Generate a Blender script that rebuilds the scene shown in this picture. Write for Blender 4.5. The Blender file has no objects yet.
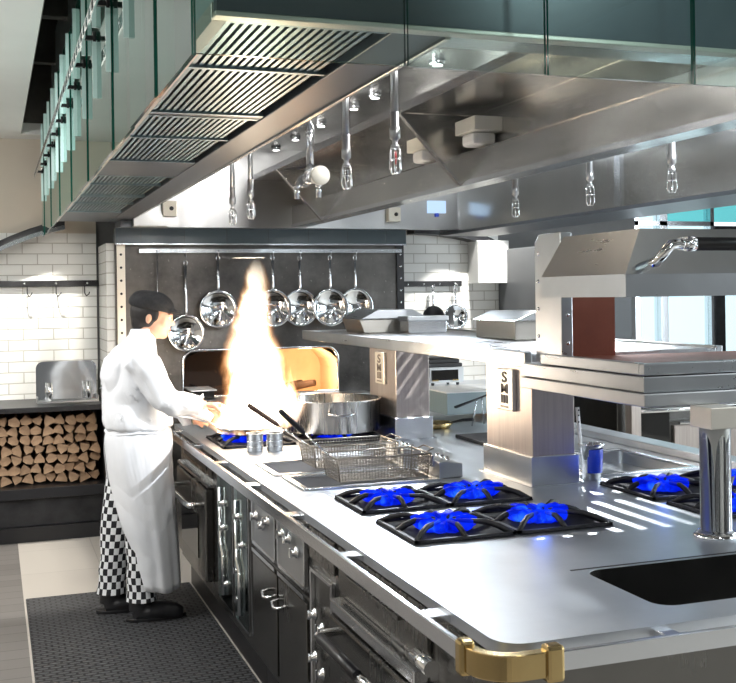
import bpy, bmesh, math, random
from mathutils import Vector, Matrix, noise
from math import sin, cos, pi, radians, atan2, sqrt
random.seed(7)
sc = bpy.context.scene
COL = sc.collection
DG = None

# ------------------------------------------------------------------ materials
def new_mat(name):
    m = bpy.data.materials.new(name); m.use_nodes = True
    nt = m.node_tree
    for n in list(nt.nodes): nt.nodes.remove(n)
    out = nt.nodes.new('ShaderNodeOutputMaterial')
    return m, nt, out
def N(nt, typ, **kw):
    n = nt.nodes.new(typ)
    for k, v in kw.items():
        if k in n.inputs: n.inputs[k].default_value = v
        else: setattr(n, k, v)
    return n
def principled(nt, out, col=(.8, .8, .8), rough=.5, metal=0, **kw):
    b = nt.nodes.new('ShaderNodeBsdfPrincipled')
    b.inputs['Base Color'].default_value = (*col, 1)
    b.inputs['Roughness'].default_value = rough
    b.inputs['Metallic'].default_value = metal
    for k, v in kw.items(): b.inputs[k.replace('_', ' ')].default_value = v
    nt.links.new(b.outputs[0], out.inputs[0])
    return b
def coords(nt, scale=(1, 1, 1), kind='Object'):
    t = nt.nodes.new('ShaderNodeTexCoord'); mp = nt.nodes.new('ShaderNodeMapping')
    mp.inputs['Scale'].default_value = scale
    nt.links.new(t.outputs[kind], mp.inputs[0]); return mp.outputs[0]
def ramp(nt, fac, stops):
    r = nt.nodes.new('ShaderNodeValToRGB')
    while len(r.color_ramp.elements) < len(stops): r.color_ramp.elements.new(.5)
    for e, (p, c) in zip(r.color_ramp.elements, stops):
        e.position = p; e.color = (*c, 1) if len(c) == 3 else c
    nt.links.new(fac, r.inputs[0]); return r.outputs[0]
def plain(name, col, rough=.5, metal=0, **kw):
    m, nt, out = new_mat(name); principled(nt, out, col, rough, metal, **kw); return m
def steel(name, col=(.62, .63, .65), rough=.25, brush=(2, 60, 60), var=.12, bump=.02, smudge=.1, wob=.0):
    m, nt, out = new_mat(name)
    b = principled(nt, out, col, rough, 1)
    n = N(nt, 'ShaderNodeTexNoise', Scale=1.0, Detail=4.0)
    nt.links.new(coords(nt, brush), n.inputs['Vector'])
    n2 = N(nt, 'ShaderNodeTexNoise', Scale=2.3, Detail=5.0, Roughness=.6)
    nt.links.new(coords(nt), n2.inputs['Vector'])
    ma = N(nt, 'ShaderNodeMath', operation='MULTIPLY_ADD'); ma.inputs[1].default_value = var; ma.inputs[2].default_value = rough - var / 2
    nt.links.new(n.outputs[0], ma.inputs[0])
    mb = N(nt, 'ShaderNodeMath', operation='MULTIPLY_ADD'); mb.inputs[1].default_value = smudge; nt.links.new(n2.outputs[0], mb.inputs[0]); nt.links.new(ma.outputs[0], mb.inputs[2])
    nt.links.new(mb.outputs[0], b.inputs['Roughness'])
    c = ramp(nt, n2.outputs[0], [(.3, tuple(v * .82 for v in col)), (.7, col)])
    nt.links.new(c, b.inputs['Base Color'])
    bp = N(nt, 'ShaderNodeBump', Strength=.5, Distance=bump * .02)
    nt.links.new(n.outputs[0], bp.inputs['Height']); nt.links.new(bp.outputs[0], b.inputs['Normal'])
    if wob:
        n3 = N(nt, 'ShaderNodeTexNoise', Scale=1.7, Detail=1.5); nt.links.new(coords(nt, (1, .45, 1)), n3.inputs['Vector'])
        b2 = N(nt, 'ShaderNodeBump', Strength=1.0, Distance=wob); nt.links.new(n3.outputs[0], b2.inputs['Height']); nt.links.new(b2.outputs[0], bp.inputs['Normal'])
    return m
def emis(name, col, s):
    m, nt, out = new_mat(name)
    e = N(nt, 'ShaderNodeEmission', Strength=s); e.inputs[0].default_value = (*col, 1)
    nt.links.new(e.outputs[0], out.inputs[0]); return m
def glass(name, tint, gloss=.0, rough=.02, refl=None):
    m, nt, out = new_mat(name)
    t = nt.nodes.new('ShaderNodeBsdfTransparent'); t.inputs[0].default_value = (*tint, 1)
    g = N(nt, 'ShaderNodeBsdfGlossy', Roughness=rough); g.inputs[0].default_value = (.9, 1, .98, 1)
    mx = nt.nodes.new('ShaderNodeMixShader'); fr = N(nt, 'ShaderNodeFresnel', IOR=1.5)
    a = N(nt, 'ShaderNodeMath', operation='ADD'); a.inputs[1].default_value = gloss
    nt.links.new(fr.outputs[0], a.inputs[0]); nt.links.new(a.outputs[0], mx.inputs[0])
    nt.links.new(t.outputs[0], mx.inputs[1]); nt.links.new(g.outputs[0], mx.inputs[2]); nt.links.new(mx.outputs[0], out.inputs[0])
    return m
def brick_mat(name, c1, c2, mortar, bw, bh, axes='XZ', rough=.3, bump=.4, msize=.012, off=.5):
    m, nt, out = new_mat(name); b = principled(nt, out, c1, rough)
    tc = nt.nodes.new('ShaderNodeTexCoord'); sp = nt.nodes.new('ShaderNodeSeparateXYZ'); cb = nt.nodes.new('ShaderNodeCombineXYZ')
    nt.links.new(tc.outputs['Object'], sp.inputs[0])
    nt.links.new(sp.outputs[axes[0]], cb.inputs[0]); nt.links.new(sp.outputs[axes[1]], cb.inputs[1])
    br = nt.nodes.new('ShaderNodeTexBrick'); br.offset = off
    br.inputs['Color1'].default_value = (*c1, 1); br.inputs['Color2'].default_value = (*c2, 1); br.inputs['Mortar'].default_value = (*mortar, 1)
    br.inputs['Scale'].default_value = 1; br.inputs['Brick Width'].default_value = bw; br.inputs['Row Height'].default_value = bh
    br.inputs['Mortar Size'].default_value = msize * .5; br.inputs['Mortar Smooth'].default_value = .3
    nt.links.new(cb.outputs[0], br.inputs[0]); nt.links.new(br.outputs[0], b.inputs['Base Color'])
    bp = N(nt, 'ShaderNodeBump', Strength=bump, Distance=.01, invert=True)
    nt.links.new(br.outputs['Fac'], bp.inputs['Height']); nt.links.new(bp.outputs[0], b.inputs['Normal'])
    return m
def noisy(name, stops, scale=3, rough=.5, metal=0, detail=5, stretch=(1, 1, 1), bump=0, **kw):
    m, nt, out = new_mat(name); b = principled(nt, out, (.5, .5, .5), rough, metal, **kw)
    n = N(nt, 'ShaderNodeTexNoise', Scale=scale, Detail=detail, Roughness=.6); nt.links.new(coords(nt, stretch), n.inputs['Vector'])
    nt.links.new(ramp(nt, n.outputs[0], stops), b.inputs['Base Color'])
    if bump:
        bp = N(nt, 'ShaderNodeBump', Strength=bump, Distance=.01); nt.links.new(n.outputs[0], bp.inputs['Height']); nt.links.new(bp.outputs[0], b.inputs['Normal'])
    return m
def checker(name, c1, c2, scale, rough=.8):
    m, nt, out = new_mat(name); b = principled(nt, out, c1, rough)
    ch = N(nt, 'ShaderNodeTexChecker', Scale=1.0); ch.inputs[1].default_value = (*c1, 1); ch.inputs[2].default_value = (*c2, 1)
    tc = nt.nodes.new('ShaderNodeTexCoord'); mp = nt.nodes.new('ShaderNodeMapping'); mp.inputs['Scale'].default_value = scale
    mp.inputs['Location'].default_value = (.3, .4, .2)
    nt.links.new(tc.outputs['UV'], mp.inputs[0]); nt.links.new(mp.outputs[0], ch.inputs[0]); nt.links.new(ch.outputs[0], b.inputs['Base Color'])
    return m

M = {}
M['counter'] = steel('brushed_worktop_steel', (.70, .735, .78), .30, (3, 90, 90), .08, .01, .14)
M['steel'] = steel('brushed_steel', (.58, .60, .62), .24, (60, 3, 60), .06, .002, .1)
M['steel_v'] = steel('vertical_brushed_steel', (.56, .57, .58), .3, (70, 70, 3), .08, .004, .1)
M['hood'] = steel('hood_steel', (.64, .635, .62), .16, (60, 2, 60), .1, .004, .10, .05)
M['hood_dark'] = plain('dark_blue_grey_sheet', (.085, .098, .115), .35, .1)
M['well'] = plain('grey_well_steel', (.36, .36, .37), .4, .35)
M['hood_side'] = noisy('satin_side_sheet', [(.3, (.50, .57, .56)), (.7, (.62, .69, .68))], 1.2, .35, .35, stretch=(1, 1, 4))
M['fridge'] = plain('dark_grey_enamel', (.07, .075, .08), .45)
M['cab'] = steel('dark_cabinet_steel', (.20, .195, .185), .2, (60, 60, 3), .03, .0005, .12)
M['pillar'] = noisy('warm_pillar_steel', [(.3, (.38, .33, .30)), (.7, (.48, .42, .38))], 1.0, .33, .72, stretch=(70, 70, 3))
M['chrome'] = plain('chrome', (.82, .84, .86), .07, 1)
M['chromed'] = plain('satin_chrome', (.7, .72, .75), .2, 1)
M['black'] = noisy('black_cast_iron', [(.3, (.008, .008, .01)), (.7, (.022, .022, .025))], 30, .5, 0, bump=.2, Specular_IOR_Level=.3)
M['blackm'] = plain('black_enamel', (.008, .008, .01), .75, 0, Specular_IOR_Level=.15)
M['pipe'] = plain('plated_pipe', (.42, .43, .44), .32, 1)
M['blackp'] = plain('black_grip', (.012, .012, .014), .35)
M['dark'] = noisy('dark_metal', [(.3, (.012, .012, .014)), (.7, (.04, .04, .042))], 6, .4, .5)
M['mesh'] = plain('wire_steel', (.30, .27, .235), .38, 1)
M['tray'] = plain('tray_steel', (.45, .43, .39), .3, 1)
M['brass'] = steel('polished_brass', (.60, .45, .21), .14, (30, 30, 3), .1)
M['copper'] = noisy('copper_heat_plate', [(.3, (.20, .055, .035)), (.7, (.32, .10, .06))], 3, .4, .35)
M['panel'] = None
M['log_bark'] = noisy('bark', [(.3, (.10, .055, .03)), (.7, (.26, .15, .085))], 20, .9, stretch=(1, .2, 1), bump=.5)
M['log_end'] = noisy('cut_wood', [(.3, (.17, .10, .055)), (.7, (.42, .275, .165))], 9, .8, bump=.2)
M['white_cloth'] = noisy('white_cotton', [(.3, (.80, .83, .88)), (.7, (.90, .92, .95))], 3, .85)
M['apron'] = noisy('apron_cotton', [(.3, (.78, .81, .86)), (.7, (.88, .90, .93))], 3, .9)
M['skin'] = noisy('skin', [(.3, (.62, .33, .21)), (.7, (.72, .42, .29))], 8, .5, Subsurface_Weight=.1)
M['hair'] = plain('black_hair', (.012, .01, .01), .6)
M['cap'] = noisy('black_cap_cloth', [(.3, (.008, .008, .01)), (.7, (.02, .02, .022))], 60, .85)
M['shoe'] = noisy('black_leather', [(.3, (.01, .01, .012)), (.7, (.025, .025, .028))], 20, .35)
M['white'] = plain('white_enamel', (.8, .8, .78), .35)
M['ivory'] = plain('ivory_plastic', (.72, .70, .62), .4)
M['blue'] = plain('blue_bain_plastic', (.02, .06, .55), .3)
M['red'] = plain('red_bulb', (.5, .02, .02), .3)
M['ceil'] = noisy('painted_ceiling', [(.3, (.78, .78, .76)), (.7, (.84, .84, .82))], 1.5, .8)
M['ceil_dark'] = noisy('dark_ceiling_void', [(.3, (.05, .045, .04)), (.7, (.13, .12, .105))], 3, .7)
M['beige'] = noisy('painted_wall', [(.3, (.55, .49, .41)), (.7, (.60, .54, .46))], 1.2, .8)
M['tile'] = brick_mat('white_brick_tile', (.84, .84, .81), (.78, .78, .75), (.50, .48, .44), .21, .078, rough=.18, bump=.6, msize=.008)
M['tile_y'] = brick_mat('white_brick_tile_return', (.84, .84, .81), (.78, .78, .75), (.50, .48, .44), .21, .078, 'YZ', rough=.18, bump=.6, msize=.008)
M['bluetile'] = brick_mat('blue_grey_panels', (.07, .095, .11), (.06, .08, .095), (.06, .07, .08), .30, .3, rough=.2, bump=.3, msize=.006, off=0)
M['floor'] = brick_mat('beige_floor_tile', (.56, .52, .47), (.53, .49, .44), (.40, .37, .33), .6, .6, 'XY', rough=.35, bump=.08, msize=.006, off=0)
M['planks'] = brick_mat('grey_plank_floor', (.20, .185, .175), (.15, .14, .13), (.07, .065, .06), 1.1, .13, 'XY', rough=.45, bump=.2, msize=.006)
M['dimwall'] = noisy('dim_plaster', [(.3, (.14, .14, .14)), (.7, (.2, .2, .2))], 2, .7)
M['glass'] = glass('greenish_sheet_glass', (.90, .975, .96), .05)
M['glass_edge'] = plain('green_glass_edge', (.01, .10, .07), .1)
M['fin'] = plain('polished_glass_fin', (.62, .80, .78), .12, 0)
M['clear'] = glass('clear_plastic', (.93, .95, .96), .08, .05)
M['winglass'] = glass('window_glass', (.9, .98, .98), .02)
M['tealglass'] = glass('teal_window_glass', (.38, .72, .72), .03)
M['darkglass'] = plain('oven_door_glass', (.015, .014, .013), .05, 0, Coat_Weight=.5)
M['lamp'] = emis('lamp_lens', (1, .98, .95), 9)
M['screen'] = emis('lit_screen', (.55, .75, 1.0), 1.1)
def brick_shaded():  # firelight put into the colour: brick dark at left, tan towards the fire
    m, nt, out = new_mat('fire_brick_painted_shade'); b = principled(nt, out, (.5, .4, .3), .9)
    tc = nt.nodes.new('ShaderNodeTexCoord'); sp = nt.nodes.new('ShaderNodeSeparateXYZ'); nt.links.new(tc.outputs['Object'], sp.inputs[0])
    n = N(nt, 'ShaderNodeTexNoise', Scale=5.0, Detail=5.0); nt.links.new(tc.outputs['Object'], n.inputs['Vector'])
    a = N(nt, 'ShaderNodeMath', operation='MULTIPLY_ADD'); a.inputs[1].default_value = .9; nt.links.new(n.outputs[0], a.inputs[0]); nt.links.new(sp.outputs[0], a.inputs[2])
    nt.links.new(ramp(nt, a.outputs[0], [(.25, (.03, .02, .015)), (.42, (.30, .15, .07)), (.6, (.62, .45, .28)), (.95, (.78, .62, .42))]), b.inputs['Base Color'])
    return m
M['firebrick'] = brick_shaded()
M['char'] = plain('charred_wood', (.05, .03, .02), .9)
M['label_white'] = plain('cast_plaque', (.74, .69, .60), .35, .6)
M['letter'] = plain('plaque_recess_paint', (.17, .14, .12), .6)

def panel_mat():
    m, nt, out = new_mat('scorched_steel_sheet'); b = principled(nt, out, (.2, .2, .2), .36, .85)
    n = N(nt, 'ShaderNodeTexNoise', Scale=1.6, Detail=8.0, Roughness=.7); nt.links.new(coords(nt), n.inputs['Vector'])
    c = ramp(nt, n.outputs[0], [(.35, (.045, .043, .042)), (.6, (.12, .113, .106)), (.75, (.21, .20, .19))])
    v = N(nt, 'ShaderNodeTexNoise', Scale=38.0, Detail=3.0, Roughness=.8); nt.links.new(coords(nt), v.inputs['Vector'])
    sp = ramp(nt, v.outputs[0], [(.66, (0, 0, 0)), (.72, (.55, .55, .5))])
    mx = N(nt, 'ShaderNodeMixRGB', blend_type='ADD'); mx.inputs[0].default_value = .6
    nt.links.new(c, mx.inputs[1]); nt.links.new(sp, mx.inputs[2]); nt.links.new(mx.outputs[0], b.inputs['Base Color'])
    rr = N(nt, 'ShaderNodeMath', operation='MULTIPLY_ADD'); rr.inputs[1].default_value = .3; rr.inputs[2].default_value = .2
    nt.links.new(n.outputs[0], rr.inputs[0]); nt.links.new(rr.outputs[0], b.inputs['Roughness'])
    return m
M['panel'] = panel_mat()
def mat_rubber():
    m, nt, out = new_mat('ribbed_rubber_mat'); b = principled(nt, out, (.03, .03, .032), .55)
    br = nt.nodes.new('ShaderNodeTexBrick'); br.inputs['Scale'].default_value = 1
    br.inputs['Brick Width'].default_value = .055; br.inputs['Row Height'].default_value = .028; br.inputs['Mortar Size'].default_value = .007; br.inputs['Mortar Smooth'].default_value = .6
    br.inputs['Color1'].default_value = (.085, .087, .092, 1); br.inputs['Color2'].default_value = (.07, .072, .077, 1); br.inputs['Mortar'].default_value = (.008, .008, .009, 1)
    nt.links.new(coords(nt), br.inputs[0]); nt.links.new(br.outputs[0], b.inputs['Base Color'])
    bp = N(nt, 'ShaderNodeBump', Strength=1.0, Distance=.01, invert=True); nt.links.new(br.outputs['Fac'], bp.inputs['Height']); nt.links.new(bp.outputs[0], b.inputs['Normal'])
    return m
M['rubber'] = mat_rubber()

# ------------------------------------------------------------------ objects
ORG = {}
def root(name, loc, label=None, cat=None, group=None, kind=None):
    o = bpy.data.objects.new(name, None); COL.objects.link(o); o.location = loc; o.empty_display_size = .05
    ORG[o.name] = Vector(loc)
    return tag(o, label, cat, group, kind)
def tag(o, label=None, cat=None, group=None, kind=None):
    if label: o['label'] = label
    if cat: o['category'] = cat
    if group: o['group'] = group
    if kind: o['kind'] = kind
    return o
def link(name, me, mats, parent=None, org=None):
    o = bpy.data.objects.new(name, me); COL.objects.link(o)
    for m in mats: me.materials.append(m)
    if parent is not None:
        o.parent = parent; ORG[o.name] = ORG[parent.name]
        me.transform(Matrix.Translation(-ORG[parent.name]))
    else:
        v = Vector(org) if org else Vector((0, 0, 0))
        me.transform(Matrix.Translation(-v)); o.location = v; ORG[o.name] = v
    return o
class MB:
    def __init__(s): s.v = []; s.f = []; s.mi = []; s.sm = []; s.cur = 0
    def mat(s, i): s.cur = i; return s
    def add(s, vs, fs, smooth=False):
        b = len(s.v); s.v += [tuple(v) for v in vs]
        for f in fs: s.f.append(tuple(b + i for i in f)); s.mi.append(s.cur); s.sm.append(smooth)
        return s
    def box(s, x0, x1, y0, y1, z0, z1):
        vs = [(x, y, z) for x in (x0, x1) for y in (y0, y1) for z in (z0, z1)]
        return s.add(vs, [(0, 1, 3, 2), (4, 6, 7, 5), (0, 4, 5, 1), (2, 3, 7, 6), (0, 2, 6, 4), (1, 5, 7, 3)])
    def obox(s, c, u, v, w):   # oriented box: centre and three half-vectors
        c, u, v, w = map(Vector, (c, u, v, w))
        vs = [c + a * u + b * v + d * w for a in (-1, 1) for b in (-1, 1) for d in (-1, 1)]
        return s.add(vs, [(0, 1, 3, 2), (4, 6, 7, 5), (0, 4, 5, 1), (2, 3, 7, 6), (0, 2, 6, 4), (1, 5, 7, 3)])
    def prism(s, poly, axis, a, b):   # convex or simple polygon extruded along an axis
        n = len(poly)
        def P(p, t):
            return (t, p[0], p[1]) if axis == 'x' else (p[0], t, p[1]) if axis == 'y' else (p[0], p[1], t)
        vs = [P(p, a) for p in poly] + [P(p, b) for p in poly]
        fs = [tuple(range(n))[::-1], tuple(range(n, 2 * n))] + [(i, (i + 1) % n, n + (i + 1) % n, n + i) for i in range(n)]
        return s.add(vs, fs)
    def tube(s, pts, r, seg=10, cap=True, sq=1.0, closed=False):
        pts = [Vector(p) for p in pts]; n = len(pts)
        rs = r if isinstance(r, (list, tuple)) else [r] * n
        vs = []; up = None
        for i, p in enumerate(pts):
            if closed: d = pts[(i + 1) % n] - pts[i - 1]
            else: d = (pts[min(i + 1, n - 1)] - pts[max(i - 1, 0)])
            d.normalize()
            if up is None:
                up = Vector((0, 0, 1)) if abs(d.z) < .9 else Vector((0, 1, 0))
            a = d.cross(up)
            if a.length < 1e-5: a = d.orthogonal()
            a.normalize(); b = a.cross(d).normalized(); up = b
            for k in range(seg):
                t = 2 * pi * k / seg
                vs.append(p + rs[i] * (cos(t) * a + sq * sin(t) * b))
        fs = []
        for i in range(n if closed else n - 1):
            j = (i + 1) % n
            for k in range(seg):
                l = (k + 1) % seg
                fs.append((i * seg + k, i * seg + l, j * seg + l, j * seg + k))
        s.add(vs, fs, True)
        if cap and not closed:
            s.add(vs[:seg], [tuple(range(seg))]); s.add(vs[-seg:], [tuple(range(seg))[::-1]])
        return s
    def lathe(s, prof, c, seg=32, axis='z', smooth=True, rot=None):
        vs = []; n = len(prof)
        for k in range(seg):
            t = 2 * pi * k / seg
            for r, h in prof:
                p = Vector((r * cos(t), r * sin(t), h))
                if axis == 'y': p = Vector((p.x, p.z, p.y))
                elif axis == 'x': p = Vector((p.z, p.x, p.y))
                if rot is not None: p = rot @ p
                vs.append(p + Vector(c))
        fs = [(k * n + i, ((k + 1) % seg) * n + i, ((k + 1) % seg) * n + i + 1, k * n + i + 1) for k in range(seg) for i in range(n - 1)]
        return s.add(vs, fs, smooth)
    def rings(s, rs, seg=20, a0=0, a1=2 * pi, cap=True):   # rs: (cx, cy, cz, ax, ay)
        full = abs(a1 - a0 - 2 * pi) < 1e-4; m = seg if full else seg + 1
        vs = [(cx + ax * cos(a0 + (a1 - a0) * k / seg), cy + ay * sin(a0 + (a1 - a0) * k / seg), cz) for cx, cy, cz, ax, ay in rs for k in range(m)]
        fs = []
        for i in range(len(rs) - 1):
            for k in range(seg):
                l = (k + 1) % m; fs.append((i * m + k, i * m + l, (i + 1) * m + l, (i + 1) * m + k))
        s.add(vs, fs, True)
        if cap and full: s.add(vs[:m], [tuple(range(m))[::-1]]); s.add(vs[-m:], [tuple(range(m))])
        return s
    def ball(s, c, r, seg=16, rot=None):
        r = (r, r, r) if not isinstance(r, (tuple, list)) else r
        vs = []; fs = []; h = seg // 2
        for i in range(h + 1):
            a = pi * i / h
            for k in range(seg):
                t = 2 * pi * k / seg; p = Vector((r[0] * sin(a) * cos(t), r[1] * sin(a) * sin(t), r[2] * cos(a)))
                if rot is not None: p = rot @ p
                vs.append(p + Vector(c))
        for i in range(h):
            for k in range(seg):
                l = (k + 1) % seg; fs.append((i * seg + k, (i + 1) * seg + k, (i + 1) * seg + l, i * seg + l))
        return s.add(vs, fs, True)
    def mesh(s, name='m'):
        me = bpy.data.meshes.new(name); me.from_pydata(s.v, [], s.f)
        for p, mi, sm in zip(me.polygons, s.mi, s.sm): p.material_index = mi; p.use_smooth = sm
        bm = bmesh.new(); bm.from_mesh(me); bmesh.ops.remove_doubles(bm, verts=bm.verts, dist=1e-6)
        bmesh.ops.recalc_face_normals(bm, faces=bm.faces); bm.to_mesh(me); bm.free()
        return me
    def build(s, name, mats, parent=None, bevel=0, org=None, solid=0):
        if not isinstance(mats, (list, tuple)): mats = [mats]
        o = link(name, s.mesh(name), mats, parent, org)
        if solid:
            md = o.modifiers.new('solid', 'SOLIDIFY'); md.thickness = solid; md.offset = 0
        if bevel:
            md = o.modifiers.new('bevel', 'BEVEL'); md.width = bevel; md.segments = 2; md.limit_method = 'ANGLE'; md.angle_limit = radians(40); md.harden_normals = False
        return o
def evaluated(mb, mods):
    me = mb.mesh('tmp'); o = bpy.data.objects.new('tmp', me); COL.objects.link(o)
    for typ, kw in mods:
        md = o.modifiers.new(typ, typ)
        for k, v in kw.items(): setattr(md, k, v)
    dg = bpy.context.evaluated_depsgraph_get(); dg.update()
    r = bpy.data.meshes.new_from_object(o.evaluated_get(dg)); bpy.data.objects.remove(o)
    for p in r.polygons: p.use_smooth = True
    return r
def fused(mb, voxel, it=4, wrinkle=0, wscale=6):
    me = evaluated(mb, [('REMESH', dict(mode='VOXEL', voxel_size=voxel)), ('SMOOTH', dict(factor=.5, iterations=it))])
    if wrinkle:
        for v in me.vertices:
            p = Vector(v.co); q = Vector((p.x * wscale, p.y * wscale, p.z * wscale * .55))
            v.co += v.normal * wrinkle * (abs(noise.noise(q)) * 1.6 - .4 + .5 * noise.noise(q * 2.3))
        me.update()
    for p in me.polygons: p.use_smooth = True
    return me
def curve_plate(loops, z0, z1):
    cu = bpy.data.curves.new('c', 'CURVE'); cu.dimensions = '2D'; cu.fill_mode = 'BOTH'; cu.extrude = (z1 - z0) / 2
    for lp in loops:
        sp = cu.splines.new('POLY'); sp.points.add(len(lp) - 1); sp.use_cyclic_u = True
        for p, q in zip(sp.points, lp): p.co = (q[0], q[1], 0, 1)
    o = bpy.data.objects.new('c', cu); COL.objects.link(o)
    dg = bpy.context.evaluated_depsgraph_get(); dg.update()
    me = bpy.data.meshes.new_from_object(o.evaluated_get(dg)); bpy.data.objects.remove(o)
    me.transform(Matrix.Translation((0, 0, (z0 + z1) / 2))); return me
def rrect(x0, x1, y0, y1, r, n=6, corners=(1, 1, 1, 1)):
    out = []
    for (cx, cy, a), on in zip(((x1 - r, y1 - r, 0), (x0 + r, y1 - r, 90), (x0 + r, y0 + r, 180), (x1 - r, y0 + r, 270)), corners):
        if on:
            for k in range(n + 1):
                t = radians(a + 90 * k / n); out.append((cx + r * cos(t), cy + r * sin(t)))
        else:
            t = radians(a + 45); out.append((cx + r * (1 if cos(t) > 0 else -1), cy + r * (1 if sin(t) > 0 else -1)))
    return out
def copy_tree(o, parent=None, loc=None):
    c = o.copy(); COL.objects.link(c)
    if parent: c.parent = parent
    if loc is not None: c.location = loc
    for ch in list(o.children): copy_tree(ch, c)
    return c
def text_mesh(s, size, depth):
    cu = bpy.data.curves.new('t', 'FONT'); cu.body = s; cu.size = size; cu.extrude = depth; cu.align_x = 'CENTER'; cu.align_y = 'CENTER'; cu.offset = size * .015
    o = bpy.data.objects.new('t', cu); COL.objects.link(o)
    dg = bpy.context.evaluated_depsgraph_get(); dg.update()
    me = bpy.data.meshes.new_from_object(o.evaluated_get(dg)); bpy.data.objects.remove(o); return me

# ------------------------------------------------------------------ the room
S = 'structure'
tag(MB().box(.14, 8, -3, 8.3, -.05, 0).build('floor', M['floor']), kind=S)
tag(MB().box(-3, .14, -3, 8.3, -.05, 0).build('floor_planks', M['planks']), kind=S)
tag(MB().box(-3, .205, -3, 8.3, 2.78, 2.86).build('ceiling', M['ceil']), kind=S)
tag(MB().box(3.75, 8, -3, 8.3, 2.78, 2.86).box(.205, 3.75, 7.86, 8.3, 2.78, 2.86).build('ceiling_strip', M['ceil']), kind=S)
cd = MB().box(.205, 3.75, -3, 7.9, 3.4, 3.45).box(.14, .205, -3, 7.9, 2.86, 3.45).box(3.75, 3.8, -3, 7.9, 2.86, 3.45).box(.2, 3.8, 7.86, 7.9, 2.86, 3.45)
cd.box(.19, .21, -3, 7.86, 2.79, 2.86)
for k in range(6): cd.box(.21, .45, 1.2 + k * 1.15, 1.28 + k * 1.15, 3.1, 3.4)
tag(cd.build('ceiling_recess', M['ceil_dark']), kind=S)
# back wall: white brick tile up to 2.0 then painted, windows to the right
tag(MB().box(-3, .73, 8.1, 8.3, 0, 2.10).box(3.0, 4.02, 8.1, 8.3, 0, 2.10).build('wall_back', M['tile']), kind=S)
tag(MB().box(-3, .73, 8.1, 8.3, 2.10, 2.78).box(3.0, 4.02, 8.1, 8.3, 2.10, 2.78).build('wall_back_upper', M['beige']), kind=S)
tag(MB().box(.73, 3.0, 8.12, 8.3, 0, 2.78).build('wall_back_core', M['dimwall']), kind=S)
WX = [(5.36, 5.62), (5.70, 6.17), (6.27, 6.62)]
wr = MB().box(4.02, 5.36, 8.1, 8.3, 0, 2.78)
wr.box(5.36, 8, 8.1, 8.3, 2.7, 2.78).box(5.36, 6.2, 8.1, 8.3, 0, .35).box(6.66, 8, 8.1, 8.3, 0, 2.7)
tag(wr.build('wall_back_right', M['dimwall']), kind=S)
for i, (a, b) in enumerate(((5.36, 5.66), (5.66, 6.2))):
    w = root('window_%d' % (i + 1), (a, 8.15, .35), kind=S)
    MB().box(a, a + .04, 8.1, 8.2, .35, 2.7).box(b - .04, b, 8.1, 8.2, .35, 2.7).box(a, b, 8.1, 8.2, .35, .39).box(a, b, 8.1, 8.2, 2.66, 2.7).box(a, b, 8.1, 8.2, 2.2, 2.24).build('window_frame', M['chromed'], w)
    MB().box(a + .04, b - .04, 8.145, 8.155, .39, 2.2).build('pane', M['winglass'], w)
    MB().box(a + .04, b - .04, 8.145, 8.155, 2.24, 2.66).build('pane', M['tealglass' if i else 'winglass'], w)
d = root('door_1', (6.22, 8.15, 0), kind=S)
MB().box(6.2, 6.25, 8.08, 8.2, 0, 2.2).box(6.61, 6.66, 8.08, 8.2, 0, 2.2).box(6.25, 6.61, 8.08, 8.2, 2.14, 2.2).box(6.25, 6.31, 8.1, 8.17, 0, 1.78).box(6.25, 6.61, 8.1, 8.17, 1.72, 1.79).box(6.55, 6.61, 8.1, 8.17, 0, 1.72).build('door_frame', M['dark'], d)
MB().box(6.31, 6.55, 8.13, 8.14, .1, 1.72).build('pane', M['winglass'], d)
MB().box(6.2, 6.66, 8.145, 8.155, 2.24, 2.66).build('pane', M['tealglass'], d)
# right wall with tall windows
R = MB()
for a, b in ((-3, -1.4), (-.2, .6), (1.8, 2.6), (3.8, 4.6), (5.8, 8.3)): R.box(7.0, 7.2, a, b, 0, 2.78)
for a, b in ((-1.4, -.2), (.6, 1.8), (2.6, 3.8), (4.6, 5.8)): R.box(7.0, 7.2, a, b, 0, .7).box(7.0, 7.2, a, b, 2.6, 2.78)
tag(R.build('wall_right', M['dimwall']), kind=S)
for i, (a, b) in enumerate(((-1.4, -.2), (.6, 1.8), (2.6, 3.8), (4.6, 5.8))):
    tag(MB().box(7.05, 7.1, a, b, .7, .74).box(7.05, 7.1, a, b, 2.56, 2.6).box(7.05, 7.1, a, a + .05, .7, 2.6).box(7.05, 7.1, b - .05, b, .7, 2.6).box(7.05, 7.1, (a + b) / 2 - .02, (a + b) / 2 + .02, .7, 2.6).build('window_%d' % (i + 3), M['chromed']), kind=S)
tag(MB().box(-3.2, -3, -3, 8.3, 0, 2.86).build('wall_left', M['beige']), kind=S)
tag(MB().box(-3, 7, -3.2, -3, 0, 3.45).build('wall_front', M['dimwall']), kind=S)

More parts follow.
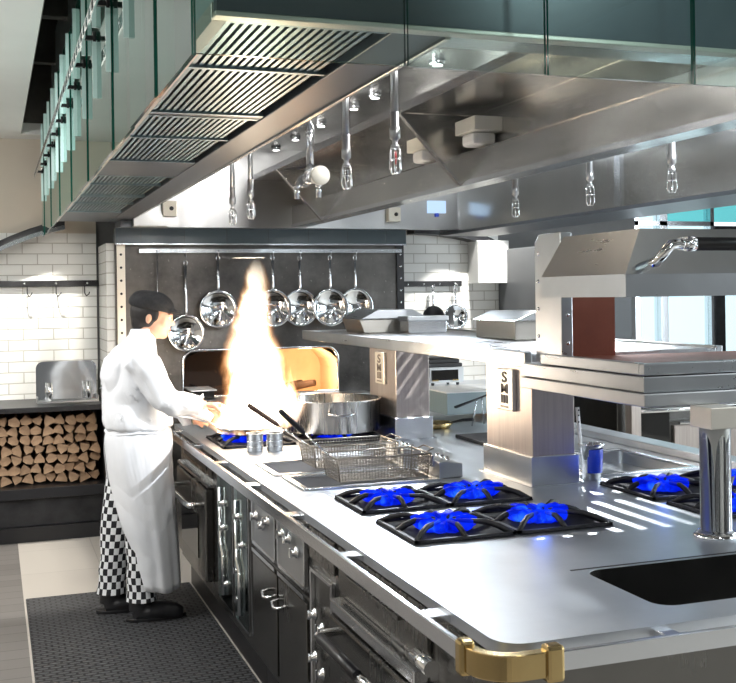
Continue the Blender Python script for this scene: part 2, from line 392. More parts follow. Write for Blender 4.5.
# ------------------------------------------------------------------ oven block on the back wall
ov = root('wood_fired_oven', (1.87, 7.5, 0), 'dark scorched steel wood-fired oven front with a wide glowing mouth behind the flames', 'oven')
ox0, ox1 = 1.255, 2.40
hole = rrect(ox0, ox1, .915, 1.245, .09, 6, (1, 1, 0, 0))
outer = [(.80, 0), (2.93, 0), (2.93, 1.985), (.80, 1.985)]
me = curve_plate([outer, hole], 0, .03)
me.transform(Matrix.Rotation(radians(90), 4, 'X')); me.transform(Matrix.Translation((0, 7.53, 0)))
link('front_panel', me, [M['panel']], ov)
mb = MB().box(.80, 1.2, 7.53, 8.1, 0, 1.985).box(2.46, 2.93, 7.53, 8.1, 0, 1.985).box(1.2, 2.46, 7.53, 8.1, 1.35, 1.985).box(1.2, 2.46, 7.53, 8.1, 0, .85)
mb.build('oven_body', M['panel'], ov)
cav = MB()   # open-fronted brick chamber with a low arch
prof = [(1.22, .87)] + [(1.83 - .61 * cos(pi * k / 12), 1.07 + .25 * sin(pi * k / 12)) for k in range(13)] + [(2.44, .87)]
n = len(prof); vs = [(p[0], 7.54, p[1]) for p in prof] + [(p[0], 8.08, p[1]) for p in prof]
cav.add(vs, [(i, (i + 1) % n, n + (i + 1) % n, n + i) for i in range(n)] + [tuple(range(n, 2 * n))])
cav.build('brick_chamber', M['firebrick'], ov)
tr = [(x, z) for x, z in hole]
mb = MB().tube([(x, 7.497, z) for x, z in tr], .011, 8, closed=True); mb.build('mouth_trim', M['chromed'], ov)
MB().box(1.15, 2.6, 7.3, 7.53, .87, .91).build('ledge', M['steel'], ov, .004)
for x in (.84, 2.90):
    mb = MB().box(x - .028, x + .028, 7.485, 7.503, .0, 2.06)
    mb.mat(1)
    for k in range(22): mb.lathe([(0, -.006), (.007, -.004), (.009, 0)], (x, 7.484, .12 + k * .09), 8, 'y')
    mb.build('riveted_strip', [M['label_white'], M['dark']] if x < 1 else [M['dark'], M['chromed']], ov)
tag(MB().box(.745, .80, 7.53, 8.1, 0, 2.0).build('wall_return', M['tile_y']), kind=S)
for (a, b, c, r, s) in ((1.35, 7.8, .95, .04, 1), (1.52, 7.86, .94, .035, -1), (2.16, 7.92, .935, .03, 1), (2.02, 7.84, .93, .028, -1)):
    MB().tube([(a, b, c), (a + .16, b + s * .05, c + .03), (a + .28, b + .06 * s, c)], r, 8).build('burning_log', M['char'], org=None) if False else None
lg = [((1.98, 7.78, .905), (2.24, 7.92, .95), .032), ((2.05, 7.95, .905), (2.30, 7.76, .96), .03), ((1.40, 7.80, .91), (1.72, 7.90, .93), .036)]
for (p, q, r), lb in zip(lg, ('charred log at the right of the oven fire', 'charred log crossed over another in the oven fire', 'charred log lying in the dark left side of the oven')):
    tag(MB().tube([p, ((p[0] + q[0]) / 2, (p[1] + q[1]) / 2 + .01, (p[2] + q[2]) / 2), q], [r, r * 1.1, r * .8], 8).build('charred_log', M['char'], org=p), lb, 'firewood', 'logs burning in the oven')
pe = root('metal_peel', (1.36, 7.45, .95), 'pale metal peel lying in the left of the oven mouth', 'peel')
MB().box(1.29, 1.47, 7.36, 7.68, .965, .975).build('blade', M['white'], pe, .003)
MB().tube([(1.38, 7.66, .968), (1.40, 8.0, .955)], .012, 8).build('handle', M['dark'], pe)
MB().box(1.30, 1.46, 7.42, 7.5, .912, .965).build('rest', M['dark'], pe)
# valance of blue-grey panels above the oven
va = root('panelled_valance', (1.87, 7.4, 1.985), 'blue-grey panelled valance strip above the oven front', 'valance')
MB().box(.80, 2.93, 7.44, 7.6, 1.985, 2.10).build('panels', M['bluetile'], va)
MB().box(.80, 2.93, 7.43, 7.44, 1.985, 1.995).build('lip', M['chromed'], va)

# utensil rail over the oven
rl = root('hanging_rail', (1.9, 7.46, 1.945), 'long thin steel hanging rail fixed across the oven front', 'rail')
MB().box(.96, 2.90, 7.455, 7.463, 1.93, 1.958).build('bar', M['chromed'], rl)
for k in range(8):
    x = 1.02 + k * .26
    MB().tube([(x, 7.50, 1.945), (x, 7.463, 1.945)], .006, 6).build('stud', M['chromed'], rl)
def hang_pan(x, z, r, y, label, top=1.93, tilt=0, dark=False, grp='frying pans hanging over the oven'):
    o = root('frying_pan', (x, y, z), label, 'pan', grp)
    m = M['dark'] if dark else M['chrome']
    prof = [(0, .035), (r * .78, .035), (r * .97, .0), (r, -.004), (r * .985, -.009), (r * .80, .027), (r * .02, .029), (0, .029)]
    MB().lathe(prof, (x, y, z), 40, 'y').build('pan_body', m, o)
    mb = MB(); L = top - z - r
    mb.tube([(x, y + .004, z + r * .9), (x, y - .002, z + r + .02), (x, y, z + r + L * .35), (x, y + .006, z + r + L * .8)], [.011, .009, .007, .010], 8, sq=.45)
    mb.tube([(x + .013 * cos(t * pi / 5), y + .006, z + r + L * .8 + .016 + .018 * sin(t * pi / 5)) for t in range(10)], .0035, 6, closed=True)
    mb.build('handle', M['chromed'] if not dark else M['chromed'], o)
    MB().tube([(x, y - .03, top + .018), (x, y - .034, top + .002), (x, y - .02, top - .028), (x, y + .004, top - .03), (x, y + .02, top - .012), (x, y + .024, top - .004)], .0032, 6).build('hook', M['chromed'], o)
    if tilt: o.rotation_euler = (0, 0, tilt)
    return o
zz = 1.532
for x, z, r, lb, y in ((1.274, 1.37, .128, 'small frying pan hanging lowest on a long hook beside the chef', 7.43),
                    (1.502, zz, .135, 'bright frying pan hanging just left of the flames', 7.43),
                    (1.890, zz, .135, 'bright frying pan hanging against the right edge of the flames', 7.40),
                    (2.100, zz, .133, 'third frying pan from the right end of the oven rail', 7.435),
                    (2.320, zz, .136, 'frying pan hanging second from the right end of the oven rail', 7.405),
                    (2.525, zz + .004, .134, 'frying pan hanging at the right end of the oven rail', 7.44)):
    hang_pan(x, z, r, y, lb, top=1.93)
# long thin hook hanging beside the chef's cap
hk = root('long_hook', (1.08, 7.44, 1.8), 'thin empty hanging hook on the rail above the chef', 'hook')
MB().tube([(1.08, 7.44, 1.95), (1.08, 7.44, 1.66), (1.09, 7.43, 1.64), (1.10, 7.44, 1.655)], .003, 6).build('rod', M['chromed'], hk)

# left tile: hook rail, arch, splash tray
hr = root('hook_rail', (-.1, 8.08, 1.73), 'studded black hook rail on the white tiles left of the oven', 'rail')
MB().box(-1.2, .74, 8.07, 8.1, 1.71, 1.755).build('bar', M['dark'], hr, .002)
for k in range(9): MB().lathe([(0, -.008), (.008, -.004), (.010, 0)], (-1.1 + .22 * k, 8.07, 1.733), 8, 'y').build('stud', M['chromed'], hr)
for x in (-.85, -.5, -.15, .24, .44, .64):
    MB().tube([(x, 8.065, 1.71), (x, 8.05, 1.66), (x + .01, 8.03, 1.64), (x + .028, 8.02, 1.655), (x + .032, 8.02, 1.67)], .004, 6).build('hook', M['dark'], hr)
def arch(pts, name, lb, m1, m2):
    a = root(name, pts[0], lb, 'arch')
    w = []
    n = len(pts)
    for i, (x, z) in enumerate([(p[0], p[2]) for p in pts]):
        w.append((x, z))
    mb = MB(); up = [(x, z) for x, z in w]; lo = [(x, z - .045) for x, z in w]
    for i in range(n - 1):
        mb.prism([lo[i], lo[i + 1], up[i + 1], up[i]], 'y', 7.95, 8.1)
    mb.build('curved_band', m1, a)
    mb = MB()
    for i in range(n - 1):
        mb.prism([(lo[i][0], lo[i][1] - .03), (lo[i + 1][0], lo[i + 1][1] - .03), lo[i + 1], lo[i]], 'y', 7.93, 8.1)
    mb.build('lip', m2, a)
arch([(-1.0 + 1.5 * k / 12, 8.05, 2.195 - .30 * (1.5 - 1.5 * k / 12) ** 2 - .22 * (1.5 - 1.5 * k / 12)) for k in range(13)], 'wall_arch', 'curved grey metal arch band on the wall at the far left', M['dark'], M['chromed'])
arch([(3.20 + .85 * sin(radians(90 * k / 10)), 8.05, 1.92 + .26 * cos(radians(90 * k / 10))) for k in range(11)] + [(4.055, 8.05, 1.9)], 'wall_arch', 'dark curved arch band on the wall right of the oven', M['dark'], M['dark'])
st = root('splash_tray', (.5, 7.85, .9), 'polished steel splash tray standing upright on the left counter', 'tray')
me = curve_plate([rrect(.285, .70, .93, 1.20, .05, 5, (1, 1, 0, 0))], 0, .008)
me.transform(Matrix.Rotation(radians(90 - 4), 4, 'X')); me.transform(Matrix.Translation((0, 7.83, -.02)))
link('back_sheet', me, [M['chrome']], st)
MB().box(.285, .70, 7.70, 7.83, .90, .912).box(.285, .293, 7.70, 7.83, .912, .94).box(.692, .70, 7.70, 7.83, .912, .94).build('base', M['steel'], st)
for x in (.37, .63): MB().tube([(x, 7.72, .912), (x, 7.72, 1.04)], [.017, .015], 12).build('peg', M['chrome'], st)

# left counter with firewood
lc = root('wood_store_counter', (0, 7.75, 0), 'black steel counter with a firewood niche below at the left wall', 'counter')
MB().box(-2.0, .742, 7.45, 8.095, .865, .90).build('worktop', M['dark'], lc, .004)
MB().box(-2.0, .742, 8.05, 8.095, .3, .865).box(-2.0, -1.95, 7.5, 8.05, .3, .865).box(.715, .742, 7.5, 8.05, .3, .865).build('carcass', M['blackp'], lc)
MB().box(-2.0, .742, 7.45, 8.05, .29, .36).build('niche_floor', M['blackp'], lc, .004)
MB().box(-2.0, .742, 7.50, 8.05, .10, .29).build('drawer_front', M['dark'], lc, .004)
MB().box(-2.0, .742, 7.47, 8.05, .0, .10).build('plinth', M['blackp'], lc)
# split logs
protos = []
def log_mesh(kind):
    mb = MB(); ln = .30
    if kind % 3 == 0: poly = [(0, -.03), (.034, -.022), (.036, .008), (.004, .034), (-.034, .012), (-.03, -.02)]
    elif kind % 3 == 1: poly = [(-.037, -.024), (.036, -.028), (.03, -.004), (.002, .036), (-.02, .012)]
    else: poly = [(-.034, .026), (.034, .022), (.028, -.006), (.0, -.034), (-.022, -.01)]
    poly = [(x * 1.12 * random.uniform(.9, 1.1), z * 1.12 * random.uniform(.9, 1.1)) for x, z in poly]; n = len(poly)
    vs = [(x, y, z) for y in (0, ln) for x, z in poly]
    mb.mat(0).add(vs, [(i, (i + 1) % n, n + (i + 1) % n, n + i) for i in range(n)]); mb.mat(1).add(vs, [tuple(range(n)), tuple(range(n, 2 * n))])
    return mb.mesh('log')
lm = [log_mesh(k) for k in range(6)]
for me in lm: me.materials.append(M['log_bark']); me.materials.append(M['log_end'])
row = 0; z = .399
while z < .82:
    x = -1.0 + random.uniform(0, .03)
    while x < .67:
        o = bpy.data.objects.new('firewood_log', random.choice(lm)); COL.objects.link(o)
        o.location = (x, 7.56 + random.uniform(0, .06), z + random.uniform(-.004, .004)); o.rotation_euler = (0, random.uniform(-.5, .5), random.uniform(-.05, .05))
        o.scale = [random.uniform(.92, 1.05)] * 3
        tag(o, 'split firewood log with a cut end, stacked under the left counter', 'firewood', 'split logs in the niche')
        x += random.uniform(.070, .078)
    z += .066; row += 1

# right counter on the back wall with toaster
rc = root('wall_counter', (3.6, 7.75, 0), 'pale topped counter against the back wall right of the oven', 'counter')
MB().box(3.0, 3.98, 7.40, 8.1, .865, .90).build('worktop', M['counter'], rc, .004)
MB().box(3.0, 4.0, 7.45, 8.1, .08, .865).build('carcass', M['dark'], rc)
MB().box(3.02, 3.5, 7.435, 7.45, .12, .84).box(3.52, 3.98, 7.435, 7.45, .12, .84).build('door', M['cab'], rc, .003)
to = root('toaster_oven', (3.33, 7.7, .9), 'small countertop toaster oven with black top behind the left pillar', 'toaster oven')
MB().box(3.17, 3.46, 7.60, 7.85, .93, 1.05).build('body', M['steel_v'], to, .004)
MB().box(3.19, 3.41, 7.59, 7.60, .95, 1.03).build('door_glass', M['darkglass'], to)
MB().box(3.19, 3.24, 7.583, 7.59, .945, .955).box(3.36, 3.41, 7.583, 7.59, .945, .955).build('door_trim', M['brass'], to)
MB().box(3.16, 3.45, 7.6, 7.85, 1.05, 1.08).box(3.17, 3.43, 7.61, 7.84, 1.08, 1.11).box(3.18, 3.42, 7.62, 7.83, 1.11, 1.13).build('black_lid', M['blackp'], to, .006)
for x in (3.21, 3.42):
    for y in (7.63, 7.82): MB().lathe([(0, .03), (.014, .03), (.010, 0), (0, 0)], (x, y, .9), 10).build('foot', M['blackp'], to)
hr = root('hook_rail', (3.4, 8.08, 1.70), 'grey studded hook rail on the tiles right of the oven', 'rail')
MB().box(2.95, 3.67, 8.07, 8.1, 1.68, 1.725).build('bar', M['dark'], hr, .002)
for k in range(5): MB().lathe([(0, -.008), (.008, -.004), (.010, 0)], (3.05 + .14 * k, 8.07, 1.70), 8, 'y').build('stud', M['chromed'], hr)
hang_pan(3.40, 1.425, .098, 8.048, 'dark saucepan hanging left of its neighbour on the white tiles', 1.68, 0, True, 'pans on the right tile wall')
hang_pan(3.60, 1.43, .105, 8.048, 'steel frying pan hanging at the right of the white tiles', 1.68, 0, False, 'pans on the right tile wall')
tag(MB().box(3.74, 4.02, 7.9, 8.1, 1.70, 2.05).build('wall_box', M['ceil'], None, .004, (3.88, 8.0, 1.7)), 'white boxed duct on the tile wall under the dark arch', 'duct')
pp = root('wall_pipe', (4.12, 8.0, 1.2), 'dark pipe with junction box at the end of the tile wall', 'pipe')
MB().tube([(4.05, 8.02, 1.95), (4.05, 8.02, 1.72), (4.09, 8.02, 1.70), (4.22, 8.02, 1.70)], .03, 10).build('elbow', M['dark'], pp)
MB().box(4.12, 4.26, 7.98, 8.08, 1.72, 1.90).build('junction_box', M['dark'], pp, .004)
MB().tube([(4.20, 8.0, 1.66), (4.20, 8.0, .9)], .02, 10).build('riser', M['chromed'], pp)
# tall fridge and range on the far right
fr = root('upright_fridge', (4.43, 7.7, 0), 'tall grey upright fridge standing behind the serving shelf', 'fridge')
MB().box(4.0, 4.86, 7.40, 8.05, .08, 1.98).build('body', M['fridge'], fr, .01)
MB().box(4.02, 4.42, 7.37, 7.40, .12, 1.94).build('door', M['fridge'], fr, .004)
MB().box(4.43, 4.84, 7.37, 7.40, .12, 1.94).build('door', M['fridge'], fr, .004)
for x in (4.38, 4.47): MB().tube([(x, 7.37, 1.0), (x, 7.33, 1.03), (x, 7.33, 1.42), (x, 7.37, 1.45)], .010, 8).build('handle', M['dark'], fr)
for x in (4.05, 4.80):
    for y in (7.45, 8.0): MB().tube([(x, y, 0), (x, y, .08)], .02, 8).build('foot', M['dark'], fr)
ra = root('oven_range', (4.75, 6.9, 0), 'low stainless oven range with handle rail seen beneath the serving gantry', 'range')
MB().box(4.2, 5.5, 6.6, 7.2, .1, .88).build('body', M['cab'], ra, .006)
MB().box(4.35, 4.62, 6.57, 6.6, .2, .74).build('door', M['darkglass'], ra, .004)
MB().box(4.66, 5.46, 6.57, 6.6, .2, .64).build('door', M['pillar'], ra, .004)
MB().tube([(4.33, 6.53, .76), (5.45, 6.53, .76)], .017, 10).build('handle', M['chrome'], ra)
MB().tube([(4.68, 6.54, .66), (5.45, 6.54, .66)], .012, 10).build('handle', M['chrome'], ra)
MB().box(4.2, 5.5, 6.58, 7.2, .88, .91).build('worktop', M['steel'], ra, .004)
for x in (4.25, 5.45):
    for y in (6.65, 7.15): MB().tube([(x, y, 0), (x, y, .1)], .025, 8).build('leg', M['dark'], ra)
tag(MB().box(4.22, 4.30, 6.45, 6.53, 0, .9).build('timber_post', M['pillar'], None, .004, (4.26, 6.49, 0)), 'slim tan post standing beside the far oven range', 'post')

# ------------------------------------------------------------------ the island
wt = root('island_worktop', (1.9, 4.0, .9), 'long brushed steel island worktop with rounded near corner and guard rail', 'worktop')
XL, XR, Y0, Y1 = .97, 2.88, 1.96, 6.1
outl = [(XR, Y1), (XL, Y1)] + [(XL + .065 - .065 * cos(radians(a)), Y0 + .065 - .065 * sin(radians(a))) for a in range(0, 91, 10)] + [(XR, Y0)]
W1 = (1.07, 1.60, 4.15, 4.47); W2 = (1.09, 1.60, 3.80, 4.08); SK = (1.425, 2.60, 2.07, 2.415); TR = (2.22, 2.66, 3.62, 4.16)
holes = [rrect(*W1, .02, 3), rrect(*W2, .02, 3), rrect(*SK, .05, 5), rrect(*TR, .02, 3)]
me = curve_plate([outl] + holes, .872, .90); top = link('top_plate', me, [M['counter']], wt)
def basin(nm, r, depth, par, m, lip=0):
    x0, x1, y0, y1 = r; a = MB(); g = .002; x0 += g; y0 += g; x1 -= g; y1 -= g
    for t in range(1):
        lp_ = lambda e_, z_: [(p[0], p[1], z_) for p in rrect(x0 - e_, x1 + e_, y0 - e_, y1 + e_, .05 if depth > .2 else .02, 5)]
        i0, i1, o1, o0 = lp_(0, .9 - depth), lp_(0, .899), lp_(.0015, .899), lp_(.0015, .9 - depth - .002); k_ = len(i0)
        vv = i0 + i1 + o1 + o0; ff = [(c_ * k_ + i, c_ * k_ + (i + 1) % k_, (c_ + 1) * k_ + (i + 1) % k_, (c_ + 1) * k_ + i) for c_ in range(3) for i in range(k_)]
        a.add(vv, ff + [tuple(range(k_)), tuple(range(3 * k_, 4 * k_))])
    o = a.build(nm, m, par)
    if lip:
        b = MB().box(x0 - .02, x0 + .004, y0 - .02, y1 + .02, .899, .9 + lip).box(x1 - .004, x1 + .02, y0 - .02, y1 + .02, .899, .9 + lip).box(x0, x1, y0 - .02, y0 + .004, .899, .9 + lip).box(x0, x1, y1 - .004, y1 + .02, .899, .9 + lip)
        b.build('rim', M['chromed'], o, .002)
    return o
basin('fryer_well', W1, .065, wt, M['well'], .008); basin('fryer_well', W2, .065, wt, M['well'], .008)
basin('sink_bowl', SK, .205, wt, M['cab']); basin('drip_tray', TR, .05, wt, M['steel'], .010)
MB().box(XR - .11, XR, 2.9, Y1, .9, .935).build('upstand', M['counter'], wt, .005)
MB().box(1.40, XR - .02, 2.425, 2.433, .9, .9008).build('seam', M['dark'], wt)
# guard rail: a flat bar standing off the edge, brackets and brass corner
BX, BY, RR = .895, 1.885, .085
def bar_section(path, z0, z1, th):   # path 2D with outward normal to the left/front
    m = MB(); n = len(path); inn = []
    for i, p in enumerate(path):
        d = Vector(path[min(i + 1, n - 1)]) - Vector(path[max(i - 1, 0)]); d.normalize(); nn = Vector((-d.y, d.x)); inn.append((p[0] + nn.x * th, p[1] + nn.y * th))
    vs = []
    for p, q in zip(path, inn): vs += [(p[0], p[1], z0), (p[0], p[1], z1), (q[0], q[1], z1), (q[0], q[1], z0)]
    fs = [(i * 4 + k, i * 4 + (k + 1) % 4, (i + 1) * 4 + (k + 1) % 4, (i + 1) * 4 + k) for i in range(n - 1) for k in range(4)] + [(0, 1, 2, 3), tuple(4 * (n - 1) + k for k in (3, 2, 1, 0))]
    return m.add(vs, fs)
bar_section([(BX, 6.05), (BX, BY + RR)], .862, .902, .014).build('guard_rail', M['chromed'], wt, .002)
bar_section([(BX + RR, BY), (XR, BY)], .862, .902, .014).build('guard_rail', M['chromed'], wt, .002)
arc = [(BX + RR - (RR) * cos(radians(a)), BY + RR - RR * sin(radians(a))) for a in range(0, 91, 6)]
arcp = [(BX - .006, BY + RR + .012)] + [(BX + RR - (RR + .006) * cos(radians(a)), BY + RR - (RR + .006) * sin(radians(a))) for a in range(0, 91, 6)] + [(BX + RR + .06, BY - .006)]
bc = bar_section(arcp, .855, .907, .026).build('brass_corner', M['brass'], wt, .002); bc['label'] = 'polished brass quarter-round corner of the guard rail'
for (cx, cy, u, v) in ((BX + .002, BY + RR + .014, (.017, 0, 0), (0, .017, 0)), (BX + RR + .065, BY + .003, (.020, 0, 0), (0, .018, 0))):
    c = MB(); c.obox((cx, cy, .882), u, v, (0, 0, .037)); c.build('clamp', M['brass'], bc, .008)
for y in (2.25, 2.85, 3.45, 4.05, 4.65, 5.25, 5.85): MB().box(BX + .006, XL + .01, y - .03, y + .03, .874, .893).build('bracket', M['chromed'], wt, .002)
for x in (1.35, 1.9, 2.45): MB().box(x - .02, x + .02, BY + .006, Y0 + .01, .874, .893).build('bracket', M['chromed'], wt, .002)

# cabinets under the island
FX = .985; ZB, ZT = .17, .866
def cabinet(name, y0, y1, label, cat='cabinet'):
    o = root(name, (1.3, (y0 + y1) / 2, 0), label, cat)
    MB().box(FX + .012, 1.88, y0 + .001, y1 - .001, ZB, .69 if True else ZT).box(FX + .012, FX + .05, y0 + .001, y1 - .001, .69, ZT).build('body', M['cab'], o)
    MB().box(FX + .06, 1.88, y0 + .002, y1 - .002, 0, ZB).build('plinth', M['blackp'], o)
    return o
def fpanel(o, nm, y0, y1, z0, z1, m=None, t=.012, bev=.003): return MB().box(FX - t + .012, FX + .012, y0, y1, z0, z1).build(nm, m or M['cab'], o, bev)
def knob(o, y, z, r=.022, m=None, x=FX):
    r *= .72
    b = MB().lathe([(0, -.022), (r * .55, -.022), (r * .62, -.018), (r * .75, -.008), (r, -.006), (r, 0), (0, 0)], (x, y, z), 16, 'x')
    b.obox((x - .024, y, z), (.005, 0, 0), (0, r * .2, 0), (0, 0, r * .75))
    return b.build('knob', m or M['chrome'], o)
def framebox(o, y0, y1, z0, z1, depth=.05, m=None, w=.012):   # recessed compartment front
    b = MB().box(FX - .004, FX + .012, y0, y0 + w, z0, z1).box(FX - .004, FX + .012, y1 - w, y1, z0, z1).box(FX - .004, FX + .012, y0, y1, z1 - w, z1).box(FX - .004, FX + .012, y0, y1, z0, z0 + w)
    f = b.build('control_box', m or M['chromed'], o, .002)
    return f
# A: far oven
A = cabinet('built_in_oven', 4.98, 6.05, 'far built-in oven of the island with bar handle beside the chef', 'oven')
MB().box(FX - .03, FX + .012, 5.12, 5.95, .24, .69).build('door', M['cab'], A, .008)
h = A.children[-1]
MB().tube([(FX - .03, 5.86, .60), (FX - .085, 5.86, .60), (FX - .095, 5.80, .60), (FX - .095, 5.28, .60), (FX - .085, 5.22, .60), (FX - .03, 5.22, .60)], .015, 10).build('handle', M['chrome'], h)
MB().box(FX - .034, FX - .028, 5.30, 5.78, .32, .54).build('door_glass', M['darkglass'], h)
MB().box(FX - .02, FX + .01, 5.10, 5.97, .70, .715).build('ledge', M['chromed'], A)
fpanel(A, 'vent_panel', 5.12, 5.95, .74, .85)
MB().box(FX - .006, FX + .002, 5.2, 5.85, .77, .825).build('vent', M['blackp'], A)
# B: control column with glass-fronted piping
B = cabinet('control_column', 4.28, 4.98, 'island control column with clear fronted pipes and knobs next to the far oven')
for (a, b) in ((4.62, 4.95), (4.31, 4.58)):
    f = framebox(B, a, b, .22, .80, w=.014)
    MB().box(FX - .006, FX - .003, a + .014, b - .014, .234, .786).build('clear_panel', M['clear'], f)
    MB().tube([(FX - .012, (a + b) / 2 + .05, .75), (FX - .012, (a + b) / 2 + .05, .5), (FX - .012, (a + b) / 2, .46), (FX - .012, (a + b) / 2, .27)], .011, 8).build('pipe', M['chrome'], f)
    for z in (.33, .45, .57, .68): knob(B, (a + b) / 2 + random.uniform(-.05, .05), z, .025)
# C: double cupboard
Cc = cabinet('double_cupboard', 3.44, 4.28, 'island double cupboard with two knob boxes above two plain doors')
for (a, b) in ((3.87, 4.25), (3.47, 3.84)):
    f = framebox(Cc, a, b, .62, .85, w=.014, m=M['chromed'])
    MB().add([(FX - .002, a + .014, .634), (FX - .002, b - .014, .634), (FX + .010, b - .014, .80), (FX + .010, a + .014, .80)], [(0, 1, 2, 3)]).build('sloped_panel', M['steel'], f, 0, None, .002)
    for y in (a + .10, a + .19, b - .09): knob(Cc, y, .745 + random.uniform(-.02, .02), .03)
    MB().box(FX - .006, FX, a + .01, b - .01, .59, .605).build('trim', M['chromed'], Cc)
    dd = fpanel(Cc, 'door', a, b, .20, .58)
    y = a + .06 if a > 3.8 else b - .06
    MB().tube([(FX, y + .05, .50), (FX - .03, y + .045, .495), (FX - .035, y, .485), (FX - .03, y - .045, .495), (FX, y - .05, .50)], .006, 8).build('handle', M['chrome'], dd)
# D: four knob column
D = cabinet('knob_column', 3.13, 3.44, 'narrow island control column with four chrome knobs in two pairs')
f = framebox(D, 3.17, 3.41, .28, .72, w=.012)
for y, z in ((3.35, .58), (3.27, .555), (3.35, .44), (3.27, .41)): knob(D, y, z, .027)
fpanel(D, 'vent_panel', 3.15, 3.42, .75, .855); MB().box(FX - .006, FX + .001, 3.17, 3.40, .80, .835).build('vent', M['blackp'], D)
# E: near oven
E_ = cabinet('built_in_oven', 2.36, 3.13, 'near built-in oven of the island with a black bar handle', 'oven')
MB().box(FX - .035, FX + .012, 2.40, 3.10, .22, .655).build('door', M['cab'], E_, .008); h = E_.children[-1]
MB().box(FX - .03, FX + .012, 2.42, 3.10, .665, .70).build('ledge', M['chromed'], E_, .004)
MB().tube([(FX - .085, 3.02, .61), (FX - .085, 2.68, .61)], .016, 12).build('handle', M['blackp'], h)
k = h.children[-1]
MB().tube([(FX - .035, 3.06, .61), (FX - .075, 3.06, .61), (FX - .085, 3.04, .61), (FX - .085, 3.0, .61)], .013, 10).build('handle_end', M['chrome'], k)
MB().tube([(FX - .035, 2.54, .59), (FX - .075, 2.58, .60), (FX - .085, 2.62, .61), (FX - .085, 2.70, .61)], .014, 10).build('handle_end', M['chrome'], k)
MB().box(FX - .038, FX - .032, 2.52, 2.98, .29, .50).build('door_glass', M['darkglass'], h)
fpanel(E_, 'vent_panel', 2.40, 3.10, .72, .855); MB().box(FX - .006, FX + .001, 2.55, 2.98, .80, .84).build('vent', M['blackp'], E_)
MB().box(FX - .02, FX + .005, 2.55, 2.98, .785, .797).build('vent_lip', M['cab'], E_, .002)
MB().tube([(FX - .03, 2.40, .745), (FX - .03, 2.30, .745)], .020, 12).build('hinge', M['chrome'], E_)
# F: end panel and front of the island
F_ = cabinet('end_cabinet', 1.99, 2.36, 'plain dark end cabinet under the brass corner of the island')
fpanel(F_, 'panel', 2.03, 2.28, .22, .85)
G_ = root('island_end_panel', (2.3, 2.1, 0), 'dark steel panelled near end of the island below the rail', 'cabinet')
MB().box(1.89, 2.85, 2.0, 2.06, .1, .66).box(1.0, 2.85, 1.975, 1.988, .15, .855).build('panel', M['cab'], G_, .003)
MB().box(1.89, 2.85, 2.06, 6.05, .1, .66).build('carcass', M['cab'], G_)
MB().box(2.2, 2.82, 1.965, 1.975, .2, .8).build('door', M['cab'], G_, .003)

# rubber mat
tag(MB().box(.15, 1.03, 2.6, 6.02, .0, .014).build('floor_mat', M['rubber'], None, .004, (.6, 4.3, 0)), 'black ribbed anti-fatigue mat along the island', 'mat')

# pillars with plaques
def pillar(y0, y1, x0, x1, lb):
    o = root('shelf_pillar', ((x0 + x1) / 2, (y0 + y1) / 2, .9), lb, 'pillar', 'pillars carrying the overshelf')
    MB().box(x0 + .006, x1 - .006, y0 + .006, y1 - .006, .9, 1.345).build('shaft', M['pillar'], o, .003)
    MB().box(x0 - .006, x1 + .006, y0 - .006, y1 + .006, .9, 1.01).build('base_trim', M['steel'], o, .003)
    MB().box(x0 - .02, x1 + .02, y0 - .02, y1 + .02, .9, .9045).build('foot_plate', M['chromed'], o)
    yc = (y0 + y1) / 2 + .02 - .02; X = x0 + .006
    p = MB().box(X - .016, X, yc - .068, yc + .068, 1.165, 1.325).build('plaque', M['label_white'], o, .004)
    p['label'] = 'cast plaque with raised writing'
    for s, size, z in (('S', .060, 1.291), ('M', .052, 1.247), ('III', .046, 1.207), ('=====', .018, 1.178)):
        me = text_mesh(s, size, .0025)
        me.transform(Matrix.Scale(1.6 if len(s) == 1 else 1.9 if len(s) == 3 else 1.3, 4, (1, 0, 0)))
        me.transform(Matrix(((0, 0, 1, 0), (-1, 0, 0, 0), (0, 1, 0, 0), (0, 0, 0, 1))))
        me.transform(Matrix.Translation((X - .0165, yc, z)))
        link('lettering', me, [M['letter']], p)
    return o
pillar(3.53, 3.93, 1.88, 2.07, 'near pillar of the overshelf, rising beside the serving gantry, with cast plaque')
pillar(4.92, 5.32, 1.87, 2.06, 'far pillar of the overshelf, rising behind the fry baskets, with cast plaque')
# slatted overshelf
sh = root('slatted_overshelf', (2.27, 5.0, 1.345), 'long slatted steel overshelf carried on two pillars above the island', 'shelf')
SX0, SX1, SY0, SY1 = 1.845, 2.72, 3.50, 6.5
MB().box(SX0, SX0 + .03, SY0 + .012, SY1, 1.345, 1.40).box(SX1 - .03, SX1, SY0 + .012, SY1, 1.345, 1.40).box(SX0 + .032, SX1 - .032, SY1 - .03, SY1, 1.346, 1.399).box(SX0 + .032, SX1 - .032, SY0 + .012, SY0 + .03, 1.346, 1.392).build('frame', M['steel'], sh, .003)
for k in range(13):
    x = SX0 + .065 + k * .0605
    MB().box(x, x + .034, SY0 + .03, SY1 - .03, 1.378, 1.392).build('slat', M['steel'], sh, .003)
for y in (3.9, 4.6, 5.3, 6.0): MB().box(SX0 + .03, SX1 - .03, y - .02, y + .02, 1.352, 1.377).build('cross_bar', M['steel'], sh)
tb = root('hotel_pan', (2.1, 6.0, 1.394), 'steel food tray with sloped perforated lid, left one on the overshelf', 'tray')
MB().prism([(2.06, 1.394), (2.44, 1.394), (2.47, 1.475), (2.03, 1.475)], 'y', 5.92, 6.25).build('tray', M['tray'], tb, .004)
MB().prism([(2.03, 1.476), (2.47, 1.476), (2.36, 1.53), (2.14, 1.53)], 'y', 5.9, 6.27).build('lid', M['steel'], tb, .004)
